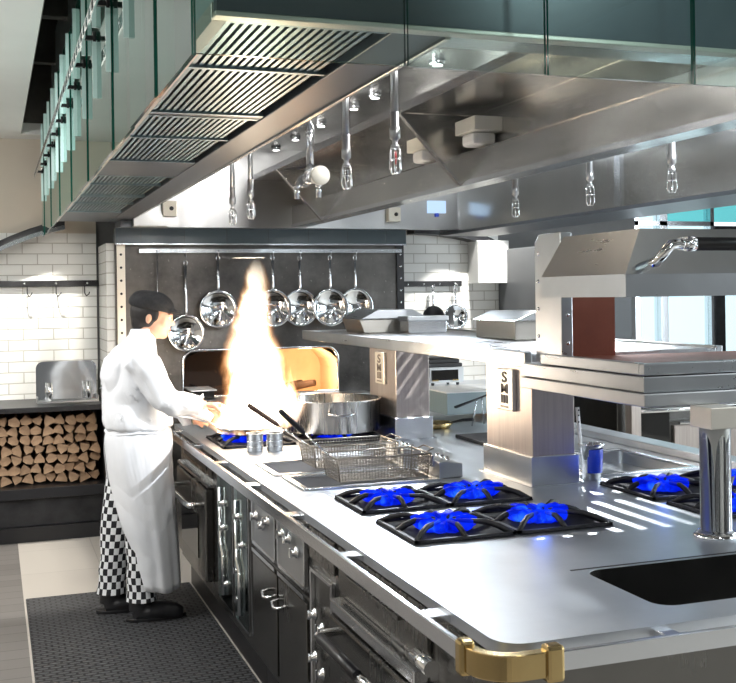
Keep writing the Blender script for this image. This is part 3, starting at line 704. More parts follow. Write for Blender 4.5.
tb = root('hotel_pan', (2.45, 5.8, 1.394), 'small bright steel food box beside the lidded tray on the overshelf', 'tray')
MB().box(2.26, 2.50, 5.72, 5.86, 1.394, 1.465).build('tray', M['chromed'], tb, .004)
MB().box(2.25, 2.51, 5.71, 5.87, 1.465, 1.492).build('lid', M['steel'], tb, .004)
tb = root('hotel_pan', (2.48, 4.9, 1.394), 'brown steel food tray with perforated cover nearest the gantry', 'tray')
MB().box(2.34, 2.69, 4.55, 4.98, 1.394, 1.485).build('tray', M['tray'], tb, .004)
mb = MB().prism([(2.33, 1.486), (2.70, 1.486), (2.64, 1.53), (2.43, 1.53)], 'y', 4.53, 5.0); mb.build('lid', M['steel'], tb, .004)

# ------------------------------------------------------------------ serving gantry (heat unit)
ga = root('serving_gantry', (2.3, 3.0, .9), 'heated stainless serving gantry with sloped hood, copper plate and lift handle', 'heated gantry')
gx0, gy0, gy1 = 1.79, 2.70, 3.30
GX = 2.80
MB().prism([(gx0, 1.321), (GX, 1.321), (GX, 1.368), (gx0, 1.368)], 'y', gy0 - .03, 3.43).build('lower_tray', M['steel'], ga, .003)
MB().box(gx0 - .012, GX, gy0 - .05, 3.42, 1.281, 1.320).build('apron_rail', M['steel_v'], ga, .003)
MB().box(gx0 + .004, GX, gy0 - .026, gy0 + .0, 1.371, 1.407).box(gx0 + .004, gx0 + .028, gy0 + .001, gy1 - .002, 1.371, 1.407).build('tray_rim', M['steel'], ga, .003)
pl = MB().box(gx0 + .03, GX - .01, gy0, gy1, 1.369, 1.392).build('copper_plate', M['copper'], ga)
MB().prism([(gy1, 1.369), (gy1 + .19, 1.369), (gy1 + .19, 1.80), (gy1 + .16, 1.83), (gy1, 1.83)], 'x', 1.88, 1.925).build('end_panel', M['steel'], ga, .003)
e = ga.children[-1]
for z in (1.36, 1.46, 1.56, 1.66, 1.76):
    MB().lathe([(0, -.004), (.006, -.003), (.008, 0)], (1.88, gy1 + .165, z), 8, 'x').lathe([(0, -.004), (.006, -.003), (.008, 0)], (1.905, gy1, z - .02), 8, 'y').build('rivet', M['chromed'], e)
MB().box(1.925, 2.115, gy1 + .03, gy1 + .10, 1.39, 1.66).build('copper_reflector', M['copper'], ga)
MB().box(2.115, GX - .45, gy1 + .10, gy1 + .16, 1.39, 1.395).build('rear_sill', M['steel'], ga)
# hood: facade band then slope, both on the left side and on the front
hx, hy, hye = 1.695, 2.61, 3.10
b = MB()
v = [(hx, hy, 1.603), (2.95, hy, 1.603), (2.95, hye, 1.603), (hx, hye, 1.603),
     (hx, hy, 1.668), (2.95, hy, 1.668), (2.95, hye, 1.668), (hx, hye, 1.668),
     (hx + .085, hy + .055, 1.80), (2.95, hy + .055, 1.80), (2.95, hye, 1.80), (hx + .085, hye, 1.80)]
b.add(v, [(0, 1, 5, 4), (3, 0, 4, 7), (4, 5, 9, 8), (7, 4, 8, 11), (8, 9, 10, 11), (2, 3, 7, 11, 10, 6)])
b.build('hood', M['steel'], ga, 0, None, .004)
b = MB().box(hx + .02, 2.93, hy + .02, hye - .02, 1.68, 1.69); b.build('heater_plate', M['dark'], ga)
for k in range(3): MB().tube([(hx + .1, hy + .12 + k * .13, 1.66), (2.85, hy + .12 + k * .13, 1.66)], .012, 8).build('heater_tube', M['ivory'], ga)
MB().box(1.885, 1.93, hye + .002, gy1 - .002, 1.61, 1.79).build('neck', M['steel'], ga)
hd = MB().tube([(1.745, hy + .004, 1.685), (1.747, hy - .08, 1.702), (1.752, hy - .105, 1.725), (1.768, hy - .11, 1.746), (1.79, hy - .11, 1.749), (1.85, hy - .11, 1.749)], .015, 12).build('handle', M['chrome'], ga)
MB().tube([(1.842, hy - .11, 1.749), (2.60, hy - .11, 1.749)], .019, 14).build('grip', M['blackp'], hd)
MB().tube([(1.818, hy - .11, 1.749), (1.845, hy - .11, 1.749)], .0205, 14).tube([(1.798, hy - .11, 1.749), (1.806, hy - .11, 1.749)], .0185, 14).build('collar', M['chrome'], hd)
MB().tube([(2.58, hy - .11, 1.749), (2.66, hy - .11, 1.749), (2.69, hy - .09, 1.74), (2.70, hy + .002, 1.70)], .0135, 12).build('handle_arm', M['chrome'], hd)
lgx, lgy = 1.99, 2.58
MB().lathe([(0, .0), (.066, 0), (.066, .006), (.052, .016), (.047, .020), (.0445, .02), (.0445, .318), (0, .318)], (lgx, lgy + .03, .9), 40).build('leg', M['chrome'], ga)
MB().box(lgx - .05, lgx + .05, lgy - .02, lgy + .08, 1.218, 1.281).build('leg_cap', M['label_white'], ga, .003)
MB().lathe([(0, 0), (.06, 0), (.06, .006), (.05, .016), (.0445, .02), (.0445, .381), (0, .381)], (2.7, 3.0, .9), 32).build('leg', M['chrome'], ga)

# ------------------------------------------------------------------ burners
def flame_mat():
    m, nt, out = new_mat('blue_gas_flame')
    e = N(nt, 'ShaderNodeEmission', Strength=1.3)
    n = N(nt, 'ShaderNodeTexNoise', Scale=18.0, Detail=2.0); nt.links.new(coords(nt), n.inputs['Vector'])
    nt.links.new(ramp(nt, n.outputs[0], [(.35, (.0, .005, .55)), (.6, (.003, .03, 1.0)), (.75, (.03, .20, 1.0))]), e.inputs[0])
    t = nt.nodes.new('ShaderNodeBsdfTransparent'); mx = nt.nodes.new('ShaderNodeMixShader'); mx.inputs[0].default_value = .6
    nt.links.new(t.outputs[0], mx.inputs[1]); nt.links.new(e.outputs[0], mx.inputs[2]); nt.links.new(mx.outputs[0], out.inputs[0])
    return m
M['flame_blue'] = flame_mat()
def burner(x0, x1, y0, y1, n, lb, R=.105, lit=True, grp='open gas burners set in the worktop'):
    o = root('gas_burner', ((x0 + x1) / 2, (y0 + y1) / 2, .9), lb, 'burner', grp)
    z = .9
    g = MB().box(x0, x1, y0, y1, z + .0006, z + .004); g.build('pan_plate', M['blackm'], o, .002)
    ym = (y0 + y1) / 2; w = (x1 - x0) / n
    for i in range(n):
        cx = x0 + w * (i + .5)
        g = MB(); q = .008
        for (a, b, c, dd) in ((cx - w / 2 + .004, cx + w / 2 - .004, y0, y0 + .012), (cx - w / 2 + .004, cx + w / 2 - .004, y1 - .012, y1), (cx - w / 2 + .004, cx - w / 2 + .016, y0, y1), (cx + w / 2 - .016, cx + w / 2 - .004, y0, y1)):
            g.box(a, b, c, dd, z + .004, z + .012)
        hw, hh = w / 2 - .01, (y1 - y0) / 2 - .006
        for k in range(8):
            t = pi / 8 + k * pi / 4 if False else k * pi / 4 + (pi / 8 if k % 2 == 5 else 0)
            dx, dy = cos(t), sin(t); L = min(hw / max(abs(dx), 1e-6), hh / max(abs(dy), 1e-6))
            p0 = Vector((cx + dx * L, ym + dy * L, z + .006)); p1 = Vector((cx + dx * L * .62, ym + dy * L * .62, z + .034)); p2 = Vector((cx + dx * .03, ym + dy * .03, z + .030))
            g.tube([p0, p0.lerp(p1, .5) + Vector((0, 0, .004)), p1, p2], [.0085, .009, .008, .005], 6, sq=1.1)
        g.build('grate', M['black'], o)
        MB().lathe([(0, .020), (.030, .020), (.036, .012), (.036, .004), (0, .004)], (cx, ym, z), 20).build('burner_head', M['dark'], o)
        if lit:
            f = MB(); ns = 12
            for k in range(ns):
                t = 2 * pi * k / ns; L = random.uniform(.8, 1.15) * R; d_ = Vector((cos(t), sin(t) * .85, 0)); c = Vector((cx, ym, z))
                f.tube([c + d_ * .03 + Vector((0, 0, .012)), c + d_ * L * .6 + Vector((0, 0, .020)), c + d_ * L * .9 + Vector((0, 0, .029)), c + d_ * L + Vector((0, 0, .038))], [.012, .026, .017, .002], 8)
            f.build('flame', M['flame_blue'], o)
    return o
burner(1.13, 1.79, 2.84, 3.17, 2, 'nearest two-ring burner on the left side of the worktop, blue flames lit')
burner(1.13, 1.76, 3.30, 3.60, 2, 'second nearest two-ring burner, between the front burner and the fry baskets')
burner(2.12, 2.76, 3.12, 3.46, 2, 'two-ring burner on the right side of the worktop beside the steel canister')
burner(2.13, 2.76, 2.78, 3.06, 2, 'two-ring burner at the far right, half hidden behind the gantry leg')
burner(1.02, 1.38, 4.98, 5.42, 1, 'far burner under the flaming pan', R=.13)
burner(1.42, 1.84, 4.94, 5.42, 1, 'far burner under the big stockpot', R=.12)

# pan of flames
pn = root('saute_pan', (1.19, 5.2, .94), 'shallow steel saute pan in the chef\'s hand, filled with flames', 'pan')
MB().lathe([(0, .0), (.125, .0), (.152, .028), (.160, .034), (.156, .038), (.147, .032), (.12, .006), (0, .006)], (1.19, 5.2, .942), 40).build('pan_body', M['chromed'], pn)
MB().tube([(1.055, 5.28, .972), (1.02, 5.31, .99), (.95, 5.37, 1.01), (.88, 5.43, 1.02)], [.012, .010, .012, .011], 10, sq=.6).build('handle', M['chrome'], pn)
# the fire itself
def fire_mat():
    m, nt, out = new_mat('alcohol_fire'); vol = N(nt, 'ShaderNodeEmission')
    tc = nt.nodes.new('ShaderNodeTexCoord'); sp = nt.nodes.new('ShaderNodeSeparateXYZ'); nt.links.new(tc.outputs['Object'], sp.inputs[0])
    def mth(op, a, b=None, c=None):
        n = N(nt, 'ShaderNodeMath', operation=op)
        for i, v in enumerate((a, b, c)):
            if v is None: continue
            if isinstance(v, (int, float)): n.inputs[i].default_value = v
            else: nt.links.new(v, n.inputs[i])
        return n.outputs[0]
    nz = N(nt, 'ShaderNodeTexNoise', Scale=1.0, Detail=4.0, Roughness=.62, Distortion=.6)
    mp = nt.nodes.new('ShaderNodeMapping'); mp.inputs['Scale'].default_value = (7.5, 7.5, 3.6); nt.links.new(tc.outputs['Object'], mp.inputs[0]); nt.links.new(mp.outputs[0], nz.inputs['Vector'])
    nzv = mth('SUBTRACT', nz.outputs[0], .5)
    z = sp.outputs[2]
    # axis drift and radius as curves of height (object z 0..0.85)
    cu = nt.nodes.new('ShaderNodeFloatCurve'); c = cu.mapping.curves[0]
    pts = [(0, .66), (.08, .74), (.2, .70), (.38, .60), (.55, .42), (.75, .30), (.9, .22), (1, .06)]
    while len(c.points) < len(pts): c.points.new(.5, .5)
    for p, q in zip(c.points, pts): p.location = q
    cu.mapping.update(); zn = mth('DIVIDE', z, .86); nt.links.new(zn, cu.inputs['Value'])
    Rr = mth('MULTIPLY', cu.outputs[0], .285)
    ax = mth('MULTIPLY', mth('SINE', mth('MULTIPLY', z, 7.0)), .018)
    ax = mth('ADD', ax, mth('MULTIPLY', z, .055))
    dx = mth('SUBTRACT', sp.outputs[0], ax)
    r = mth('SQRT', mth('ADD', mth('MULTIPLY', dx, dx), mth('MULTIPLY', sp.outputs[1], sp.outputs[1])))
    q = mth('DIVIDE', r, Rr)
    d = mth('ADD', mth('SUBTRACT', 1.0, q), mth('MULTIPLY', nzv, 2.0))
    d = mth('MAXIMUM', mth('MINIMUM', mth('MULTIPLY', d, 1.9), 1.0), 0.0)
    topf = mth('MAXIMUM', mth('SUBTRACT', 1.0, mth('POWER', zn, 3.0)), .0)
    stn = mth('MULTIPLY', mth('MULTIPLY', mth('POWER', d, 1.8), topf), 60.0)
    col = ramp(nt, d, [(.0, (1.0, .25, .05)), (.3, (1.0, .48, .18)), (.7, (1.0, .78, .52)), (1, (1.0, .88, .70))])
    nt.links.new(col, vol.inputs[0]); nt.links.new(stn, vol.inputs[1]); nt.links.new(vol.outputs[0], out.inputs['Volume'])
    return m
M['fire'] = fire_mat()
fl = MB().rings([(.0 + .0 * k, 0, z, r, r) for k, (z, r) in enumerate(((0, .17), (.05, .25), (.15, .25), (.35, .21), (.55, .17), (.75, .14), (.86, .08)))], 24)
fo = link('pan_fire', fl.mesh('fire'), [M['fire']]); fo.location = (1.205, 5.2, .952)
tag(fo, 'tall column of yellow-white fire leaping from the chef\'s pan', 'flames')

# two tins near the fire
for i, (x, y, lb) in enumerate(((1.145, 4.86, 'left of the two small ribbed steel tins in front of the flames'), (1.235, 4.845, 'right of the two small ribbed steel tins in front of the flames'))):
    t = root('steel_tin', (x, y, .9), lb, 'tin', 'small tins by the far burner')
    MB().lathe([(0, .0008), (.037, .0008), (.038, .003), (.038, .078), (.040, .080), (.040, .084), (.036, .084), (.036, .004), (0, .004)], (x, y, .9), 28).build('can', M['pipe'], t)
    MB().lathe([(0, .070), (.0355, .070)], (x, y, .9), 24).build('contents', M['ivory'], t)
    for z in (.02, .045): MB().lathe([(.038, z), (.0395, z + .002), (.038, z + .004)], (x, y, .9), 28).build('rib', M['chromed'], t)
# stockpot
sp_ = root('stockpot', (1.625, 5.16, .94), 'large wide stockpot with side handle on the far right burner', 'pot')
c = (1.625, 5.16, .942)
MB().lathe([(0, 0), (.232, 0), (.238, .006), (.238, .150), (.243, .153), (.243, .159), (.234, .159), (.233, .01), (0, .008)], c, 56).build('pot_body', steel('pot_steel', (.66, .64, .62), .22, (60, 60, 2), .1), sp_)
MB().lathe([(0, .10), (.233, .10)], c, 40).build('stock', noisy('brown_stock', [(.3, (.30, .17, .08)), (.7, (.45, .28, .14))], 6, .25), sp_)
for s in (-1, 1):
    a = radians(-98) if s < 0 else radians(82)
    def pt(r, da, z): return (c[0] + r * cos(a + da), c[1] + r * sin(a + da), c[2] + z)
    MB().tube([pt(.237, -.26, .100), pt(.262, -.24, .102), pt(.276, -.12, .098), pt(.278, 0, .094), pt(.276, .12, .098), pt(.262, .24, .102), pt(.237, .26, .100)], .0065, 10).build('handle', M['chromed'], sp_)

# fry baskets
def basket(x0, x1, y0, y1, z0, z1, h0, h1, lb, back):
    o = root('fry_basket', ((x0 + x1) / 2, (y0 + y1) / 2, z0), lb, 'fry basket', 'wire fry baskets over the wells')
    w = MB(); st = .0125
    def wire(p, q, r=.0011): w.tube([p, q], r, 4, cap=False)
    def lp(f, z):
        xa, xb, ya, yb = x0 + f, x1 - f, y0 + f, y1 - f; return xa, xb, ya, yb
    nx = int((x1 - x0) / st); ny = int((y1 - y0) / st); nz = int((z1 - z0) / st)
    T = .012
    for i in range(nx + 1):
        x = x0 + (x1 - x0) * i / nx; xb = x0 + T + (x1 - x0 - 2 * T) * i / nx
        for ya, yb in ((y0, y0 + T), (y1, y1 - T)): wire((x, ya, z1), (xb, yb, z0))
        wire((xb, y0 + T, z0), (xb, y1 - T, z0))
    for i in range(ny + 1):
        y = y0 + (y1 - y0) * i / ny; yb = y0 + T + (y1 - y0 - 2 * T) * i / ny
        for xa, xb in ((x0, x0 + T), (x1, x1 - T)): wire((xa, y, z1), (xb, yb, z0))
        wire((x0 + T, yb, z0), (x1 - T, yb, z0))
    for i in range(nz):
        z = z0 + (z1 - z0) * i / nz; f = T * (1 - i / nz)
        cs = [(x0 + f, y0 + f, z), (x1 - f, y0 + f, z), (x1 - f, y1 - f, z), (x0 + f, y1 - f, z)]
        for a, b in zip(cs, cs[1:] + cs[:1]): wire(a, b)
    w.build('wire_mesh', M['mesh'], o)
    cs = [(x0, y0, z1), (x1, y0, z1), (x1, y1, z1), (x0, y1, z1)]
    r = MB()
    for a, b in zip(cs, cs[1:] + cs[:1]): r.tube([a, b], .0035, 8)
    for a, b in zip(cs, [(x0 + T, y0 + T, z0), (x1 - T, y0 + T, z0), (x1 - T, y1 - T, z0), (x0 + T, y1 - T, z0)]): r.tube([a, b], .0028, 6)
    r.tube([(x1, y0 + .05, z1), (x1 + .03, y0 + .05, z1 + .012), (x1 + .04, y0 + .07, z1 + .008), (x1 + .04, y1 - .07, z1 + .008), (x1 + .03, y1 - .05, z1 + .012), (x1, y1 - .05, z1)], .003, 6)
    r.build('rim', M['mesh'], o)
    a, b = Vector(h0), Vector(h1); m_ = a.lerp(b, .50)
    MB().tube([a + Vector((0, -.012, 0)), a.lerp(b, .3) + Vector((0, -.004, 0)), m_], .0035, 8).tube([a + Vector((0, .012, 0)), a.lerp(b, .3) + Vector((0, .004, 0)), m_], .0035, 8).build('handle_rod', M['chrome'], o)
    MB().tube([m_, m_.lerp(b, .1), m_.lerp(b, .9), b], [.007, .0105, .0115, .008], 10).build('grip', M['blackp'] if back else noisy('worn_brown_grip', [(.3, (.06, .03, .02)), (.7, (.14, .08, .05))], 20, .5), o)
    return o
basket(1.23, 1.60, 4.18, 4.40, .912, 1.000, (1.235, 4.28, .995), (.985, 4.30, 1.175), 'far wire fry basket with a worn brown grip', False)
basket(1.22, 1.60, 3.83, 4.03, .912, 1.000, (1.225, 3.95, .995), (1.035, 3.98, 1.182), 'near wire fry basket with a black grip', True)
for y, lb in ((4.31, 'steel basket rest behind the far fry basket'), (3.93, 'steel basket rest behind the near fry basket')):
    t = root('basket_rest', (1.67, y, .9), lb, 'basket rest', 'rests behind the baskets')
    MB().prism([(1.63, .901), (1.73, .901), (1.73, .955), (1.66, .965), (1.63, .965)], 'y', y - .11, y + .11).build('block', M['steel'], t, .004)
    MB().box(1.622, 1.63, y - .06, y + .06, .94, .985).build('hook_plate', M['chromed'], t, .002)
    for yy in (-.05, 0, .05): MB().lathe([(0, .014), (.008, .012), (.010, 0)], (1.69, y + yy, .963), 10).build('knob', M['chromed'], t)
# canister, brush, pans on the far side
cn = root('steel_canister', (2.155, 3.57, .9), 'steel and blue utensil canister tucked behind the near pillar', 'canister')
MB().lathe([(0, .001), (.036, .001), (.042, .13), (.050, .135), (.050, .139), (.040, .138), (.034, .006), (0, .005)], (2.155, 3.57, .9), 32).build('canister_body', M['chrome'], cn)
MB().lathe([(.0375, .03), (.0382, .031), (.0415, .118), (.041, .12)], (2.157, 3.568, .9), 32).build('blue_sleeve', M['blue'], cn)
br = root('white_utensil', (2.13, 3.60, 1.0), 'white perforated utensil handle standing up in the steel canister', 'utensil')
mb = MB().tube([(2.145, 3.57, .915), (2.125, 3.60, 1.04), (2.12, 3.61, 1.175)], [.006, .008, .009], 8, sq=.5); mb.build('shaft', M['white'], br)
for z in (1.12, 1.145, 1.165): MB().ball((2.12, 3.600, z), .0035, 8).build('hole', M['blackp'], br)
tu = root('clear_food_tub', (2.5, 5.9, .9), 'frosted clear food tub standing on the far end of the island', 'tub')
tb0 = MB()
for (a, b, c_, d_) in ((2.40, 2.404, 5.5, 5.9), (2.796, 2.80, 5.5, 5.9), (2.404, 2.796, 5.5, 5.504), (2.404, 2.796, 5.896, 5.9)): tb0.box(a, b, c_, d_, .937, 1.06)
tb0.box(2.40, 2.80, 5.5, 5.9, .936, .94).build('tub_body', glass('frosted_tub', (.86, .9, .95), .25, .4), tu)
MB().box(2.39, 2.81, 5.49, 5.91, 1.06, 1.068).build('lid', M['white'], tu)
p1 = root('skillet', (2.55, 5.35, .9), 'black handled skillet resting tilted behind the far pillar', 'pan')
MB().lathe([(0, 0), (.10, 0), (.125, .04), (.12, .042), (.095, .006), (0, .005)], (2.62, 5.28, 1.03), 32, rot=Matrix.Rotation(radians(62), 3, 'Y')).build('pan_body', M['blackp'], p1)
MB().tube([(2.57, 5.28, 1.075), (2.45, 5.22, 1.05), (2.30, 5.16, 1.02)], [.008, .010, .012], 8, sq=.6).build('handle', M['blackp'], p1)
MB().tube([(2.45, 5.22, 1.045), (2.43, 5.24, .905)], .004, 6).tube([(2.50, 5.26, 1.05), (2.53, 5.3, .905)], .004, 6).build('rest_wire', M['chromed'], p1)
p2 = root('small_skillet', (2.30, 5.35, .9), 'small steel skillet with short black handle behind the far pillar', 'pan')
MB().lathe([(0, .001), (.07, .001), (.09, .03), (.086, .032), (.065, .006), (0, .005)], (2.24, 5.28, .9), 32).build('pan_body', M['brass'], p2)
MB().tube([(2.30, 5.24, .93), (2.36, 5.2, .945), (2.40, 5.16, .95)], [.007, .012, .012], 8, sq=.7).build('handle', M['blackp'], p2)
tag(MB().box(2.17, 2.62, 4.52, 4.88, .9, .918).build('griddle_plate', M['black'], None, .004, (2.4, 4.7, .9)), 'flat black griddle plate lying between the two pillars', 'griddle')

# ------------------------------------------------------------------ extraction hood
ho = root('extraction_hood', (1.8, 4.8, 2.1), 'huge glass-skirted stainless extraction hood hanging over the island', 'extraction hood')
HX0, HX1, HY0, HY1, HZ = .395, 3.2, 1.93, 7.42, 2.14
MB().box(HX0, HX0 + .02, HY0 + .031, HY1, HZ, 3.3).build('side_panel', M['hood_side'], ho)
MB().box(HX0, HX1 + .4, HY0, HY0 + .03, HZ, 3.3).build('front_panel', M['hood_dark'], ho)
MB().prism([(HY0 + .032, HZ + .002), (HY0 + .22, HZ + .02), (HY0 + .22, 2.618), (HY0 + .032, 2.618)], 'x', .88, HX1 - .002).build('front_duct', M['hood'], ho, .003)
MB().box(HX0 - .004, HX0 + .026, HY0 + .033, HY1 + .001, HZ - .006, HZ + .028).box(HX0 - .004, HX1, HY0 - .004, HY0 + .033, HZ - .006, HZ + .004).build('bottom_trim', M['label_white'], ho, .002)
# filter bank on the left
MB().box(HX0 + .02, .75, HY0 + .03, HY1, HZ + .10, HZ + .12).build('filter_backing', M['cab'], ho)
MB().box(.75, .865, HY0 + .03, HY1, HZ - .004, HZ + .02).build('bank_rail', M['hood_dark'], ho, .003)
mb = MB().prism([(.862, HZ - .012), (.875, HZ - .012), (.875, 2.62), (.862, 2.62)], 'y', HY0 + .03, HY1)
mb.build('inner_skirt', M['hood'], ho, .002)
mods = [(1.97, 3.02, 17), (3.06, 4.12, 17), (4.62, 5.55, 17), (5.59, 6.6, 17)]
fsm = steel('filter_steel', (.36, .46, .50), .3, (60, 2, 60), .1)
for a, b, n in mods:
    f = MB()
    for k in range(n):
        x = HX0 + .03 + (.745 - HX0 - .045) * (k + .5) / n
        w = (.745 - HX0 - .045) / n
        f.prism([(x - w * .30, HZ + .004), (x + w * .22, HZ + .004), (x + w * .22, HZ + .010), (x - w * .18, HZ + .010), (x - w * .30, HZ + .03), (x - w * .36, HZ + .03)], 'y', a + .02, b - .02)
        f.box(x + w * .2, x + w * .26, a + .02, b - .02, HZ + .02, HZ + .09)
    m2 = (a + b) / 2 - .1
    for y in (a, m2, b - .02): f.box(HX0 + .025, .745, y, y + .018, HZ - .002, HZ + .012)
    f.build('grease_filter', fsm, ho)
for a, b in ((4.12, 4.62), (6.62, HY1), (3.02, 3.06)): MB().box(HX0 + .02, .75, a, b, HZ, HZ + .02).build('blank_panel', M['hood_dark'], ho)
# cavity roof, far end, right-hand filter beam, right skirt
MB().box(.876, HX1 + .298, HY0 + .031, HY1, 2.62, 2.64).build('cavity_roof', M['hood'], ho)
e = MB()
e.box(.875, HX1 + .3, 7.10, 7.13, 2.085, 2.62)
e.prism([(.40, 2.075), (.875, 2.075), (.875, 2.62), (.80, 2.62)] if False else [(.875, 2.09), (1.1, 2.09), (.875, 2.5)], 'y', 7.04, 7.10)
e.build('end_skirt', steel('end_skirt_steel', (.42, .42, .42), .26, (60, 60, 2), .08, .003, .1, .03), ho)
MB().prism([(7.13, 2.085), (7.44, 2.10), (7.44, 2.13), (7.13, 2.13)], 'x', .80, HX1 + .3).build('end_flange', M['hood_dark'], ho)
prof = [(1.67, 2.43), (1.67, 2.405), (2.03, 2.405), (2.03, 2.26), (1.955, 2.235), (1.955, 2.095), (2.07, 2.095), (2.07, 2.235), (2.20, 2.45), (2.20, 2.62), (2.12, 2.62), (2.12, 2.45)]
mb = MB(); n = len(prof)
def strip(mb, pr, y0, y1):
    m_ = len(pr); vs = [(x, y0, z) for x, z in pr] + [(x, y1, z) for x, z in pr]
    mb.add(vs, [(i, (i + 1) % m_, m_ + (i + 1) % m_, m_ + i) for i in range(m_)])
strip(mb, prof, HY0 + .22, 7.10); mb.build('filter_beam', M['hood'], ho, .002)
MB().box(1.950, 1.958, HY0 + .22, 7.10, 2.090, 2.112).box(1.665, 1.672, HY0 + .22, 7.10, 2.40, 2.436).build('beam_lip', M['chromed'], ho)
for y in (4.30, 6.4):
    MB().prism([(1.672, 2.402), (2.03, 2.402), (2.03, 2.26), (1.956, 2.235), (1.956, 2.10)], 'y', y, y + .006).build('gusset', M['hood'], ho)
    p, q = Vector((1.668, y, 2.405)), Vector((1.952, y, 2.095)); d = (q - p) / 2; nrm = Vector((-d.z, 0, d.x)).normalized() * .004
    MB().obox((p + q) / 2, d, (0, .016, 0), nrm).build('gusset_flange', M['chromed'], ho)
MB().box(HX1, HX1 + .02, HY0 + .031, HY1, 2.075, 2.62).build('right_skirt', M['hood'], ho)
MB().box(HX1 - .01, HX1 + .32, HY0 - .002, HY1, 2.055, 2.075).box(HX1 + .405, HX1 + .42, HY0, HY1, 2.075, 2.9).box(HX1 + .32, HX1 + .42, HY0 - .002, HY1, 2.055, 2.075).build('right_ledge', M['hood_dark'], ho)
for y in (3.55, 4.95): MB().box(HX1 - .012, HX1, y, y + .06, 2.08, 2.60).build('skirt_joint', M['chromed'], ho)
# glass skirts
GXL, GYF, GZ = .335, 1.86, 2.045
def gpanel(x0, x1, y0, y1, z0, z1):
    g = MB(); vs = [(x, y, z) for x in (x0, x1) for y in (y0, y1) for z in (z0, z1)]
    thin_x = (x1 - x0) < (y1 - y0)
    big = [(0, 1, 3, 2), (4, 6, 7, 5)] if thin_x else [(0, 4, 5, 1), (2, 3, 7, 6)]
    rest = [f for f in [(0, 1, 3, 2), (4, 6, 7, 5), (0, 4, 5, 1), (2, 3, 7, 6), (0, 2, 6, 4), (1, 5, 7, 3)] if f not in big]
    g.mat(0).add(vs, big[:1]).add(vs, big[1:]); g.mat(1).add(vs, rest)
    return g.build('glass_panel', [M['glass'], M['glass_edge']], ho)
y = GYF; k = 0
while y < HY1:
    gpanel(GXL - .004 * (k % 2), GXL + .008 - .004 * (k % 2), y + .003, min(y + .425, HY1 + .2), GZ, 2.79)
    if k:
        MB().box(GXL - .018, GXL - .004, y - .005, y + .005, 2.27, 2.46).build('glass_fin', M['fin'], ho)
        MB().box(GXL - .05, GXL - .004, y - .008, y + .008, 2.458, 2.472).lathe([(0, -.01), (.018, -.01), (.018, 0), (0, 0)], (GXL - .006, y, 2.47), 12, 'x').build('glass_clamp', M['dark'], ho)
        MB().box(GXL - .018, GXL - .004, y - .005, y + .005, 2.50, 2.78).build('glass_fin', M['fin'], ho)
    y += .425; k += 1
rail = MB()
yy = 1.6
rail.box(GXL - .052, GXL - .046, GYF, HY1 + .2, 2.445, 2.452).box(GXL - .052, GXL - .046, GYF, HY1 + .2, 2.478, 2.485)
yy = GYF
while yy < HY1 + .2:
    rail.box(GXL - .054, GXL - .044, yy, yy + .05, 2.45, 2.48); yy += .10
rail.build('ladder_rail', M['chrome'], ho)
for x0, x1 in ((GXL, .735), (.737, 1.03), (1.032, 1.372), (1.374, 1.75), (1.752, 2.15), (2.152, 2.6), (2.602, 3.2)):
    gpanel(x0 + .002, x1 - .002, GYF - .01, GYF - .002, GZ, 2.95)
# small round fittings on the cavity roof
for i, yv in enumerate((7.0 - .05, 6.47, 5.91, 5.32, 4.99, 4.2, 3.4)):
    t = root('hood_light', (1.81, yv, 2.62), ('farthest', 'second farthest', 'third farthest', 'fourth farthest', 'fifth farthest', 'sixth farthest', 'nearest')[i] + ' of the oval light fittings on the roof inside the hood', 'light', 'lights in the hood roof')
    MB().lathe([(0, -.022), (.026, -.022), (.032, -.014), (.034, 0), (0, 0)], (1.81, yv, 2.62), 20).build('housing', M['chromed'], t)
    MB().lathe([(0, -.024), (.021, -.024)], (1.81, yv, 2.62), 20).build('lens', M['lamp'], t)
# drop pipes
def drop(x, y, zb, L, lb, s=1.0, grp='chrome drop pipes with glass tips'):
    o = root('drop_pipe', (x, y, zb), lb, 'pipe', grp)
    MB().tube([(x, y, 2.62), (x, y, zb + .17 * s)], .0135 * s, 14).tube([(x, y, zb + .17 * s), (x, y, zb + .165 * s)], .012, 12).build('pipe', M['pipe'], o)
    MB().lathe([(.0125, .22), (.0155, .218), (.0155, .165), (.019, .162), (.019, .125), (.014, .122), (.010, .118), (.009, .104), (.015, .101), (.015, .092), (0, .092)], (x, y, zb), 18).build('coupling', M['pipe'], o)
    cg = MB()
    for k in range(6):
        t = 2 * pi * k / 6; cg.tube([(x + .012 * cos(t), y + .012 * sin(t), zb + .095), (x + .021 * cos(t), y + .021 * sin(t), zb + .078), (x + .021 * cos(t), y + .021 * sin(t), zb + .016), (x + .012 * cos(t), y + .012 * sin(t), zb)], .0024, 6)
    cg.lathe([(.021, .05), (.0225, .052), (.021, .054)], (x, y, zb), 16).lathe([(.010, .0), (.014, .002), (.010, .004)], (x, y, zb), 16)
    cg.build('cage', M['chrome'], o)
    MB().lathe([(0, .080), (.004, .080), (.006, .06), (.004, .035), (0, .035)], (x, y, zb), 12).build('bulb', M['red'] if lb.startswith('nearest and') else M['dark'], o)
    return o
# row over the left side, row over the right side
for (y, lb) in ((6.22, 'farthest drop pipe in the left row under the hood'), (5.75, 'second farthest drop pipe in the left row under the hood'), (4.07, 'drop pipe in the left row next to the valve assembly'), (3.52, 'nearest and largest drop pipe in the left row under the hood')):
    drop(1.35, y, 2.045, 0, lb)
for (y, lb) in ((5.22, 'farthest drop pipe in the right row, beyond the filter beam'), (4.45, 'middle drop pipe in the right row, beyond the filter beam'), (3.8, 'nearest drop pipe in the right row, beyond the filter beam')):
    drop(2.7, y, 2.03, 0, lb)
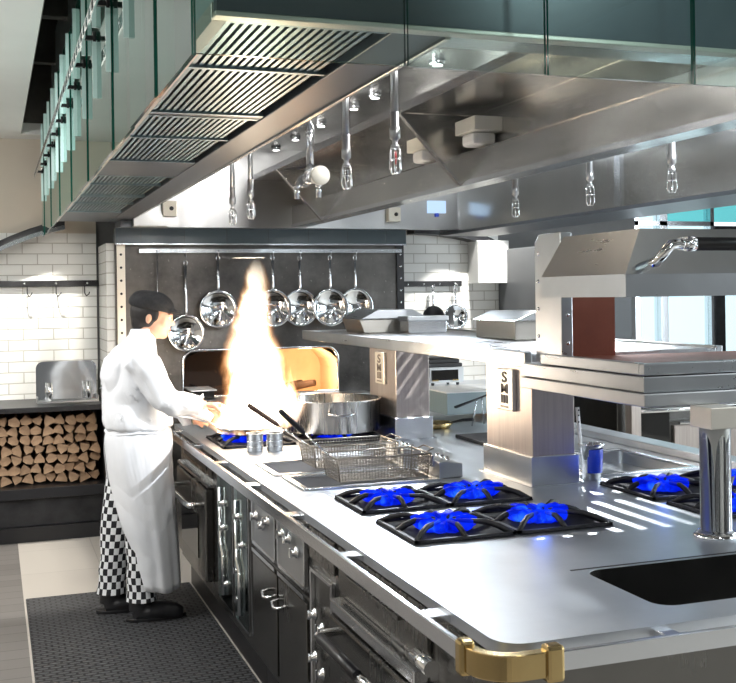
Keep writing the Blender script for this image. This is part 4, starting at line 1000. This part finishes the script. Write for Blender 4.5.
# valve assembly
va = root('valve_assembly', (1.35, 4.6, 2.62), 'grey pipe valve assembly with round ivory gauge hanging in the hood', 'valve')
vx, vy = 1.36, 4.62
MB().tube([(vx - .06, vy + .25, 2.40), (vx - .04, vy + .10, 2.41), (vx, vy + .01, 2.395), (vx, vy, 2.37), (vx, vy, 2.19)], .018, 12).tube([(vx, vy, 2.37), (vx, vy, 2.345)], .023, 12).tube([(vx - .06, vy + .25, 2.40), (vx - .06, vy + .25, 2.62)], .018, 12).build('pipe', M['chromed'], va)
MB().tube([(vx, vy, 2.20), (vx, vy, 2.165)], .026, 14).tube([(vx - .005, vy + .09, 2.145), (vx, vy - .05, 2.15)], .024, 14).tube([(vx - .005, vy + .10, 2.145), (vx - .005, vy + .08, 2.145)], .031, 14).tube([(vx, vy - .02, 2.15), (vx, vy - .035, 2.15)], .030, 14).build('valve_body', M['chromed'], va)
MB().lathe([(0, -.022), (.040, -.022), (.043, -.016), (.043, 0), (0, 0)], (vx + .028, vy - .055, 2.155), 28, 'y').build('gauge', M['ivory'], va)
for dx in (-.045, .035):
    MB().tube([(vx + dx, vy + .02 - dx, 2.14), (vx + dx, vy + .02 - dx, 2.06)], .012, 12).tube([(vx + dx, vy + .02 - dx, 2.125), (vx + dx, vy + .02 - dx, 2.11)], .016, 12).build('outlet', M['chrome'], va)
# boxes on the beam
for y, lb in ((4.13, 'grey box with rounded white cover on the hood beam, right of the gusset'), (4.70, 'grey box with rounded white cover on the hood beam, left of the gusset')):
    t = root('junction_box', (1.95, y, 2.3), lb, 'box', 'boxes on the hood beam')
    MB().box(1.90, 2.03, y - .10, y + .10, 2.30, 2.36).build('bracket_box', M['ivory'], t, .003)
    MB().box(1.91, 2.02, y - .06, y + .06, 2.245, 2.30).build('cover', M['white'], t, .016)
for (x, y, z, lb) in ((1.11, 7.08, 2.205, 'small white switch box on the hood end panel, left'), (2.69, 7.08, 2.185, 'small white switch box on the hood end panel, right')):
    t = root('switch_box', (x, y, z), lb, 'box')
    MB().box(x - .045, x + .045, y - .04, y + .02, z - .05, z + .05).build('housing', M['ivory'], t, .003)
    MB().lathe([(0, -.006), (.014, -.006), (.014, 0), (0, 0)], (x + .01, y - .04, z), 14, 'y').build('button', M['blackp'], t)
sn = root('lit_screen', (3.03, 7.08, 2.24), 'small pale blue lit screen on the far hood end panel', 'screen')
MB().box(2.96, 3.10, 7.075, 7.10, 2.20, 2.29).build('panel', M['screen'], sn, .003)
MB().box(3.02, 3.045, 7.078, 7.10, 2.175, 2.20).build('tab', M['blue'], sn)

# ------------------------------------------------------------------ the chef
ch = root('person', (.70, 5.5, 0), 'chef in black cap, white jacket, long white apron and checked trousers, tossing a flaming pan', 'person')
PY = 5.50
body = MB()
# head turned to the pan
hc = Vector((.770, PY - .02, 1.525))
rotH = Matrix.Rotation(radians(-14), 3, 'Z') @ Matrix.Rotation(radians(10), 3, 'Y')
def H(x, y, z): return hc + rotH @ Vector((x, y, z))
def hball(c, r): body.ball(H(*c), r, 20, rotH)
hball((-.008, 0, .022), (.096, .076, .098)); hball((.030, 0, -.035), (.062, .060, .075)); hball((.062, 0, -.082), (.028, .034, .024))
hball((.055, 0, -.010), (.045, .058, .05))
hball((.100, 0, -.020), (.018, .011, .013)); hball((.092, 0, -.002), (.011, .008, .024)); hball((.084, 0, .024), (.014, .045, .012))
hball((.088, 0, -.052), (.012, .022, .008)); hball((.086, 0, -.063), (.011, .019, .007))
for s in (-1, 1): hball((-.012, s * .078, -.012), (.015, .010, .026)); hball((.060, s * .040, -.022), (.022, .020, .022))
body.tube([(.69, PY, 1.33), (.705, PY, 1.40), (.745, PY - .01, 1.48)], [.075, .056, .055], 16)
body.rings([(.69, PY, .88, .10, .15), (.69, PY, 1.0, .10, .14), (.67, PY, 1.15, .105, .15), (.665, PY, 1.28, .10, .17), (.685, PY, 1.36, .07, .14)], 20)
sh_n, el_n, wr_n = Vector((.675, PY - .185, 1.335)), Vector((.800, PY - .25, 1.110)), Vector((.985, PY - .255, 1.085))
sh_f, el_f, wr_f = Vector((.70, PY + .185, 1.325)), Vector((.845, PY + .17, 1.085)), Vector((.955, PY - .03, 1.020))
for a, b, c in ((sh_n, el_n, wr_n), (sh_f, el_f, wr_f)):
    body.tube([a, a.lerp(b, .5), b, b.lerp(c, .45), c], [.052, .045, .037, .036, .025], 12)
for hx_, hy_, kx, ky, ax_, ay_ in ((.70, PY - .085, .725, PY - .09, .685, PY - .10), (.70, PY + .085, .625, PY + .09, .56, PY + .10)):
    body.tube([(hx_, hy_, .95), (hx_ + .01, hy_, .75), (kx, ky, .50), ((kx + ax_) / 2 - .015, (ky + ay_) / 2, .32), (ax_, ay_, .09)], [.085, .078, .055, .052, .036], 14)
    body.tube([(ax_ - .02, ay_, .05), (ax_ + .06, ay_, .045), (ax_ + .15, ay_, .035)], [.032, .034, .026], 12)
def hand(w, d, palm_n, curl, side):
    """w wrist, d pointing direction, palm_n palm normal; fingers curl towards it"""
    d = d.normalized(); pn_ = (palm_n - d * palm_n.dot(d)).normalized(); s = d.cross(pn_).normalized() * side
    body.tube([w, w + d * .03, w + d * .06, w + d * .085], [.024, .030, .034, .030], 12, sq=.62)
    for k in range(-3, 4): body.ball(w + d * (.075) + s * (.0105 * k), (.013, .013, .013), 10)
    for i, L in enumerate((.070, .080, .075, .058)):
        b0 = w + d * .080 + s * (.0285 - .019 * i); r = .0088 - .0006 * i
        pts = [b0]; ang = 0; p = b0
        for seg, f in ((.45, curl * .5), (.30, curl * .9), (.25, curl * .7)):
            ang += f; p = p + (d * cos(ang) + pn_ * sin(ang)) * L * seg; pts.append(p)
        body.tube(pts, [r * 1.08, r, r * .92, r * .78], 10)
        body.ball(pts[-1], r * .78, 8)
    t0 = w + d * .028 + s * .026
    td = (d * .6 + s * .65 + pn_ * .45).normalized(); t1 = t0 + td * .036; t2 = t1 + (d * .8 + s * .15 + pn_ * .6).normalized() * .026
    body.tube([w + d * .015 + s * .012, t0, t1, t2], [.014, .0135, .0105, .0085], 10); body.ball(t2, .0085, 8)
hand(wr_n, Vector((1, .0, -.12)), Vector((.1, -.2, -1)), .55, -1)
hand(wr_f, Vector((.25, -.75, -.12)), Vector((.75, .3, -.6)), 1.0, 1)
me = fused(body, .0055, 3); link('body', me, [M['skin']], ch)
# eyes, brows, mouth
for s in (-1, 1):
    MB().ball(H(.086, s * .030, .006), (.008, .011, .0065), 10, rotH).build('eye', M['white'], ch)
    MB().ball(H(.0925, s * .031, .006), (.003, .0045, .0045), 8, rotH).build('iris', M['hair'], ch.children[-1])
    MB().tube([H(.093, s * .016, .024), H(.092, s * .032, .028), H(.082, s * .046, .024)], .003, 6, sq=.6).build('eyebrow', M['hair'], ch)
MB().tube([H(.094, -.018, -.058), H(.0985, 0, -.0575), H(.094, .018, -.058)], .0026, 6).build('mouth', plain('lip_tone', (.42, .14, .11), .5), ch)
# hair below the cap
hb = MB(); hb.ball(H(-.026, 0, .018), (.094, .084, .095), 20, rotH); hb.ball(H(-.056, 0, -.03), (.050, .068, .060), 16, rotH)
for s in (-1, 1): hb.ball(H(.018, s * .071, .012), (.018, .012, .034), 10, rotH)
link('hair', fused(hb, .006, 2), [M['hair']], ch)
cp = MB()
def dome(c_, r_, zmin):
    t_ = MB().ball((0, 0, 0), r_, 28); cp.add([H(c_[0] + v[0], c_[1] + v[1], max(zmin - .1 * (c_[0] + v[0]), c_[2] + v[2])) for v in t_.v], t_.f, True)
dome((-.010, 0, .048), (.112, .096, .082), .036); dome((-.035, 0, .062), (.098, .098, .068), .028)
cp.ball(H(.085, 0, .040), (.062, .062, .010), 20, rotH)
link('cap', fused(cp, .006, 3, .002, 14), [M['cap']], ch)
# jacket
jk = MB()
jk.rings([(.692, PY, .955, .150, .195), (.690, PY, .975, .172, .218), (.686, PY, 1.01, .172, .214), (.672, PY, 1.10, .156, .200), (.655, PY, 1.22, .150, .215), (.662, PY, 1.31, .138, .225), (.680, PY, 1.365, .105, .185), (.700, PY, 1.40, .078, .10), (.715, PY, 1.435, .066, .070)], 28)
for a, b, c in ((sh_n, el_n, wr_n), (sh_f, el_f, wr_f)):
    jk.tube([a + Vector((-.02, 0, .0)), a.lerp(b, .25), a.lerp(b, .65), b, b.lerp(c, .25), b.lerp(c, .6), b.lerp(c, .92)], [.078, .082, .072, .068, .062, .054, .050], 16)
    jk.ball(a, .080, 16)
jm = fused(jk, .007, 4, .019, 8); link('chef_jacket', jm, [M['white_cloth']], ch)
# collar and cuff
MB().rings([(.712, PY, 1.425, .066, .068), (.722, PY - .004, 1.462, .062, .064), (.722, PY - .004, 1.464, .058, .060), (.712, PY, 1.428, .060, .062)], 24, cap=False).build('collar', M['white_cloth'], ch)
# towel hanging over the far forearm
tw = MB()
tw.tube([(.86, PY + .0, 1.075), (.93, PY - .06, 1.055), (1.00, PY - .10, 1.03), (1.045, PY - .12, 1.0)], [.035, .045, .045, .028], 12, sq=.8)
tw.tube([(.90, PY - .03, 1.04), (.92, PY - .05, 1.0), (.93, PY - .06, .965)], [.045, .045, .035], 12, sq=.5)
tag(link('kitchen_towel', fused(tw, .007, 4, .006, 14), [M['white_cloth']]), 'folded white towel in the chef\'s far hand by the pan handle', 'towel')
# apron: wraps waist, hips and legs, open at the back
ap = MB(); rows = []
hs = [(.985, .690, .150, .196, 180), (.95, .690, .160, .208, 180), (.90, .688, .168, .216, 178), (.80, .692, .168, .222, 172), (.68, .700, .165, .222, 162), (.55, .712, .160, .215, 150), (.42, .728, .152, .206, 138), (.29, .744, .146, .20, 126), (.165, .752, .142, .195, 116)]
seg = 48; vs = []; fs = []
for i, (z, cx_, ax_, ay_, ang) in enumerate(hs):
    for k in range(seg + 1):
        t = radians(-ang + 2 * ang * k / seg); fold = 1 + .035 * (1 - z) * sin(t * 9 + z * 2) + .02 * sin(t * 17)
        vs.append((cx_ + ax_ * cos(t) * fold, PY + ay_ * sin(t) * fold, z + .01 * cos(t * 3)))
for i in range(len(hs) - 1):
    for k in range(seg): a = i * (seg + 1) + k; fs.append((a, a + 1, a + seg + 2, a + seg + 1))
ap.add(vs, fs, True)
me = evaluated(ap, [('SUBSURF', dict(levels=2, render_levels=2)), ('SOLIDIFY', dict(thickness=.005))])
for v in me.vertices:
    q = Vector(v.co) * 5; v.co += v.normal * .013 * noise.noise(q) * (min(1, max(0, (v.co.z - .17) * 4)) if v.co.z < .95 else .4)
link('apron', me, [M['apron']], ch)
mb = MB().tube([(.69 + .160 * cos(radians(a)), PY + .206 * sin(radians(a)), .950 + .006 * sin(radians(a * 3))) for a in range(0, 360, 12)], .007, 8, closed=True, sq=.7); mb.build('apron_string', M['apron'], ch)
# trousers with UV checks
def leg_cloth(pts, rs, seg=28):
    vs = []; fs = []; uv = []; n = len(pts); L = 0; ls = [0]
    for i in range(1, n): L += (Vector(pts[i]) - Vector(pts[i - 1])).length; ls.append(L)
    for i, p in enumerate(pts):
        for k in range(seg):
            t = 2 * pi * k / seg; f = 1 + .05 * sin(t * 3 + i * 1.3) * (i / n); vs.append((p[0] + rs[i] * cos(t) * f, p[1] + rs[i] * .95 * sin(t) * f, p[2]))
    for i in range(n - 1):
        for k in range(seg):
            l = (k + 1) % seg; fs.append((i * seg + k, i * seg + l, (i + 1) * seg + l, (i + 1) * seg + k)); uv.append([(k, ls[i]), (k + 1, ls[i]), (k + 1, ls[i + 1]), (k, ls[i + 1])])
    return vs, fs, uv
V, Fc, UV = [], [], []
for hx_, hy_, kx, ky, ax_, ay_ in ((.70, PY - .085, .715, PY - .09, .685, PY - .10), (.69, PY + .085, .62, PY + .09, .56, PY + .10)):
    rowp = []; rr = []
    for k in range(15):
        f = k / 14; z = .96 - f * .845
        x = hx_ + (kx - hx_) * min(1, f * 2) + (ax_ - kx) * max(0, f * 2 - 1); y = hy_ + (ky - hy_) * min(1, f * 2) + (ay_ - ky) * max(0, f * 2 - 1)
        rowp.append((x - .018 * sin(f * pi), y, z)); rr.append(.108 - .034 * min(1, f * 1.2) - (.006 * max(0, f - .6)) + (.005 * sin(f * 45) if f > .75 else 0))
    v_, f_, u_ = leg_cloth(rowp, rr); b0 = len(V); V += v_; Fc += [tuple(b0 + i for i in q) for q in f_]; UV += u_
me = bpy.data.meshes.new('trousers'); me.from_pydata(V, [], Fc); ul = me.uv_layers.new(name='UVMap')
for p, u in zip(me.polygons, UV):
    p.use_smooth = True
    for li, c_ in zip(p.loop_indices, u): ul.data[li].uv = (c_[0] / 28, c_[1])
link('checked_trousers', me, [checker('chef_check', (.012, .012, .016), (.82, .84, .86), (19, 1 / .035, 1))], ch)
for (x, y, lb) in ((.685, PY - .10, 0), (.56, PY + .10, 1)):
    s = MB(); s.rings([(x - .01, y, .125, .052, .044), (x - .008, y, .065, .058, .048)], 20)
    s.tube([(x - .04, y, .045), (x + .03, y, .055), (x + .10, y, .052), (x + .165, y - .004, .042), (x + .20, y - .004, .036)], [.044, .058, .060, .052, .032], 16, sq=.85)
    sm_ = link('shoe', fused(s, .006, 4), [M['shoe']], ch)
    so = MB(); so.rings([(x + .068, y - .002, .014, .150, .050), (x + .068, y - .002, .032, .150, .050)], 28); so.build('sole', M['blackp'], sm_, .003)

# ------------------------------------------------------------------ lights
def light(kind, name, loc, energy, col=(1, 1, 1), size=.1, target=None, **kw):
    l = bpy.data.lights.new(name, kind); l.energy = energy; l.color = col
    if kind == 'AREA':
        l.shape = 'RECTANGLE'; l.size = size[0] if isinstance(size, tuple) else size; l.size_y = size[1] if isinstance(size, tuple) else size
    elif kind == 'SUN': l.angle = size
    else: l.shadow_soft_size = size
    for k, v in kw.items(): setattr(l, k, v)
    o = bpy.data.objects.new(name, l); COL.objects.link(o); o.location = loc
    if target is not None: o.rotation_euler = (Vector(target) - Vector(loc)).to_track_quat('-Z', 'Y').to_euler()
    return o
W = (1, .99, .97); CW = (.86, .94, 1)
# lamps of the hood roof, then a spot added for the worktop
for i, y in enumerate((2.7, 3.4, 4.2, 4.99, 5.91)):
    light('POINT', 'hood_lamp', (1.70, y, 2.53), (12, 17, 17, 9, 3)[i], W, .04)
for i, y in enumerate((3.0, 4.4, 5.8)):
    light('POINT', 'hood_lamp_right', (2.85, y, 2.53), (12, 9, 6)[i], CW, .04)
light('SPOT', 'slat_lamp', (2.95, 3.35, 2.5), 420, (.95, .97, 1), .012, (2.0, 4.9, 1.1), spot_size=radians(60), spot_blend=.5)
light('SPOT', 'slat_lamp', (3.0, 5.5, 2.5), 420, (.95, .97, 1), .012, (2.2, 3.42, .9), spot_size=radians(26), spot_blend=.6)
light('SPOT', 'worktop_fill_spot', (2.45, 6.7, 2.48), 260, CW, .14, (1.25, 3.3, .9), spot_size=radians(44), spot_blend=.8)  # added at the hood's far end to throw highlights on the worktop
# ceiling downlights in front of the tile wall, then added out-of-view fill
light('SPOT', 'wall_washer', (.26, 7.50, 2.74), 260, (1, .96, .88), .02, (.26, 7.50, 0), spot_size=radians(70), spot_blend=.2)
light('SPOT', 'wall_washer', (3.68, 7.50, 2.74), 230, (1, .97, .92), .02, (3.68, 7.5, 0), spot_size=radians(72), spot_blend=.2)
for x, y, e_ in ((-.7, 5.0, 38), (-1.2, 2.6, 22), (-1.0, .2, 40)):
    light('AREA', 'overhead_fill', (x, y, 2.77), e_, (1, .99, .98), (.5, .5), (x, y, 0))  # unseen overhead fill, added to lift the walkway and hood front
light('POINT', 'fill_point', (-1.2, 4.4, 2.25), 45, (1, .99, .97), .15)  # these point lamps are unseen fill, added to brighten ceiling and hood front
light('POINT', 'fill_point', (1.9, -1.6, 2.3), 30, (.92, .96, 1), .2)
light('POINT', 'fill_point', (1.6, .95, 2.68), 36, (.9, .96, 1), .10)
light('POINT', 'fill_point', (-1.5, 6.4, 2.3), 32, (1, .98, .95), .15)
light('AREA', 'overhead_fill_right', (5.2, 3.5, 2.77), 70, CW, (.6, 1.8), (5.2, 3.5, 0))  # unseen overhead fill added on the right side and in front
light('AREA', 'overhead_fill_right', (4.6, .2, 2.77), 50, CW, (.6, 1.2), (4.6, .2, 0))
# daylight coming in at the right-hand windows
for a in (.0, 1.2, 3.2, 5.2):
    light('AREA', 'window_daylight', (7.25, a, 1.65), 70, (.85, .94, 1), (1.1, 1.8), (0, a + .3, 1.4))
# the fire lights its surroundings
light('POINT', 'fire_light', (1.21, 5.2, 1.18), 7, (1, .74, .48), .10)
light('POINT', 'oven_fire', (2.22, 7.66, 1.04), 8, (1, .62, .34), .05)
for (x, y) in ((1.295, 3.0), (1.625, 3.0), (1.29, 3.45), (1.6, 3.45), (2.28, 3.29)):
    light('POINT', 'gas_glow', (x, y, .955), .2, (.05, .2, 1), .03)

w = bpy.data.worlds.new('World'); sc.world = w; w.use_nodes = True
w.node_tree.nodes['Background'].inputs[0].default_value = (.84, .93, 1, 1); w.node_tree.nodes['Background'].inputs[1].default_value = 1.6

# ------------------------------------------------------------------ camera
cam = bpy.data.cameras.new('camera'); co = bpy.data.objects.new('camera', cam); COL.objects.link(co)
f = 1067.0; yaw = math.atan(376 / f)
cam.sensor_width = 36; cam.lens = f / 736 * 36; cam.shift_y = -(341.5 - 294.7) / 736; cam.clip_start = .05
fw = Vector((sin(yaw), cos(yaw), 0)); rt = Vector((cos(yaw), -sin(yaw), 0)); up = Vector((0, 0, 1))
m = Matrix((rt, up, -fw)).transposed().to_4x4()
co.matrix_world = Matrix.Translation((0, 0, 1.62)) @ m @ Matrix.Rotation(radians(-.8), 4, 'Z')
sc.camera = co
sc.view_settings.view_transform = 'Standard'; sc.view_settings.look = 'None'; sc.view_settings.exposure = 0; sc.view_settings.gamma = 1
sc.view_settings.use_curve_mapping = False
sc.cycles.use_denoising = True
sc.cycles.max_bounces = 10; sc.cycles.transparent_max_bounces = 24; sc.cycles.volume_step_rate = .5; sc.cycles.volume_max_steps = 256
sc.cycles.sample_clamp_indirect = 6; sc.cycles.blur_glossy = .5
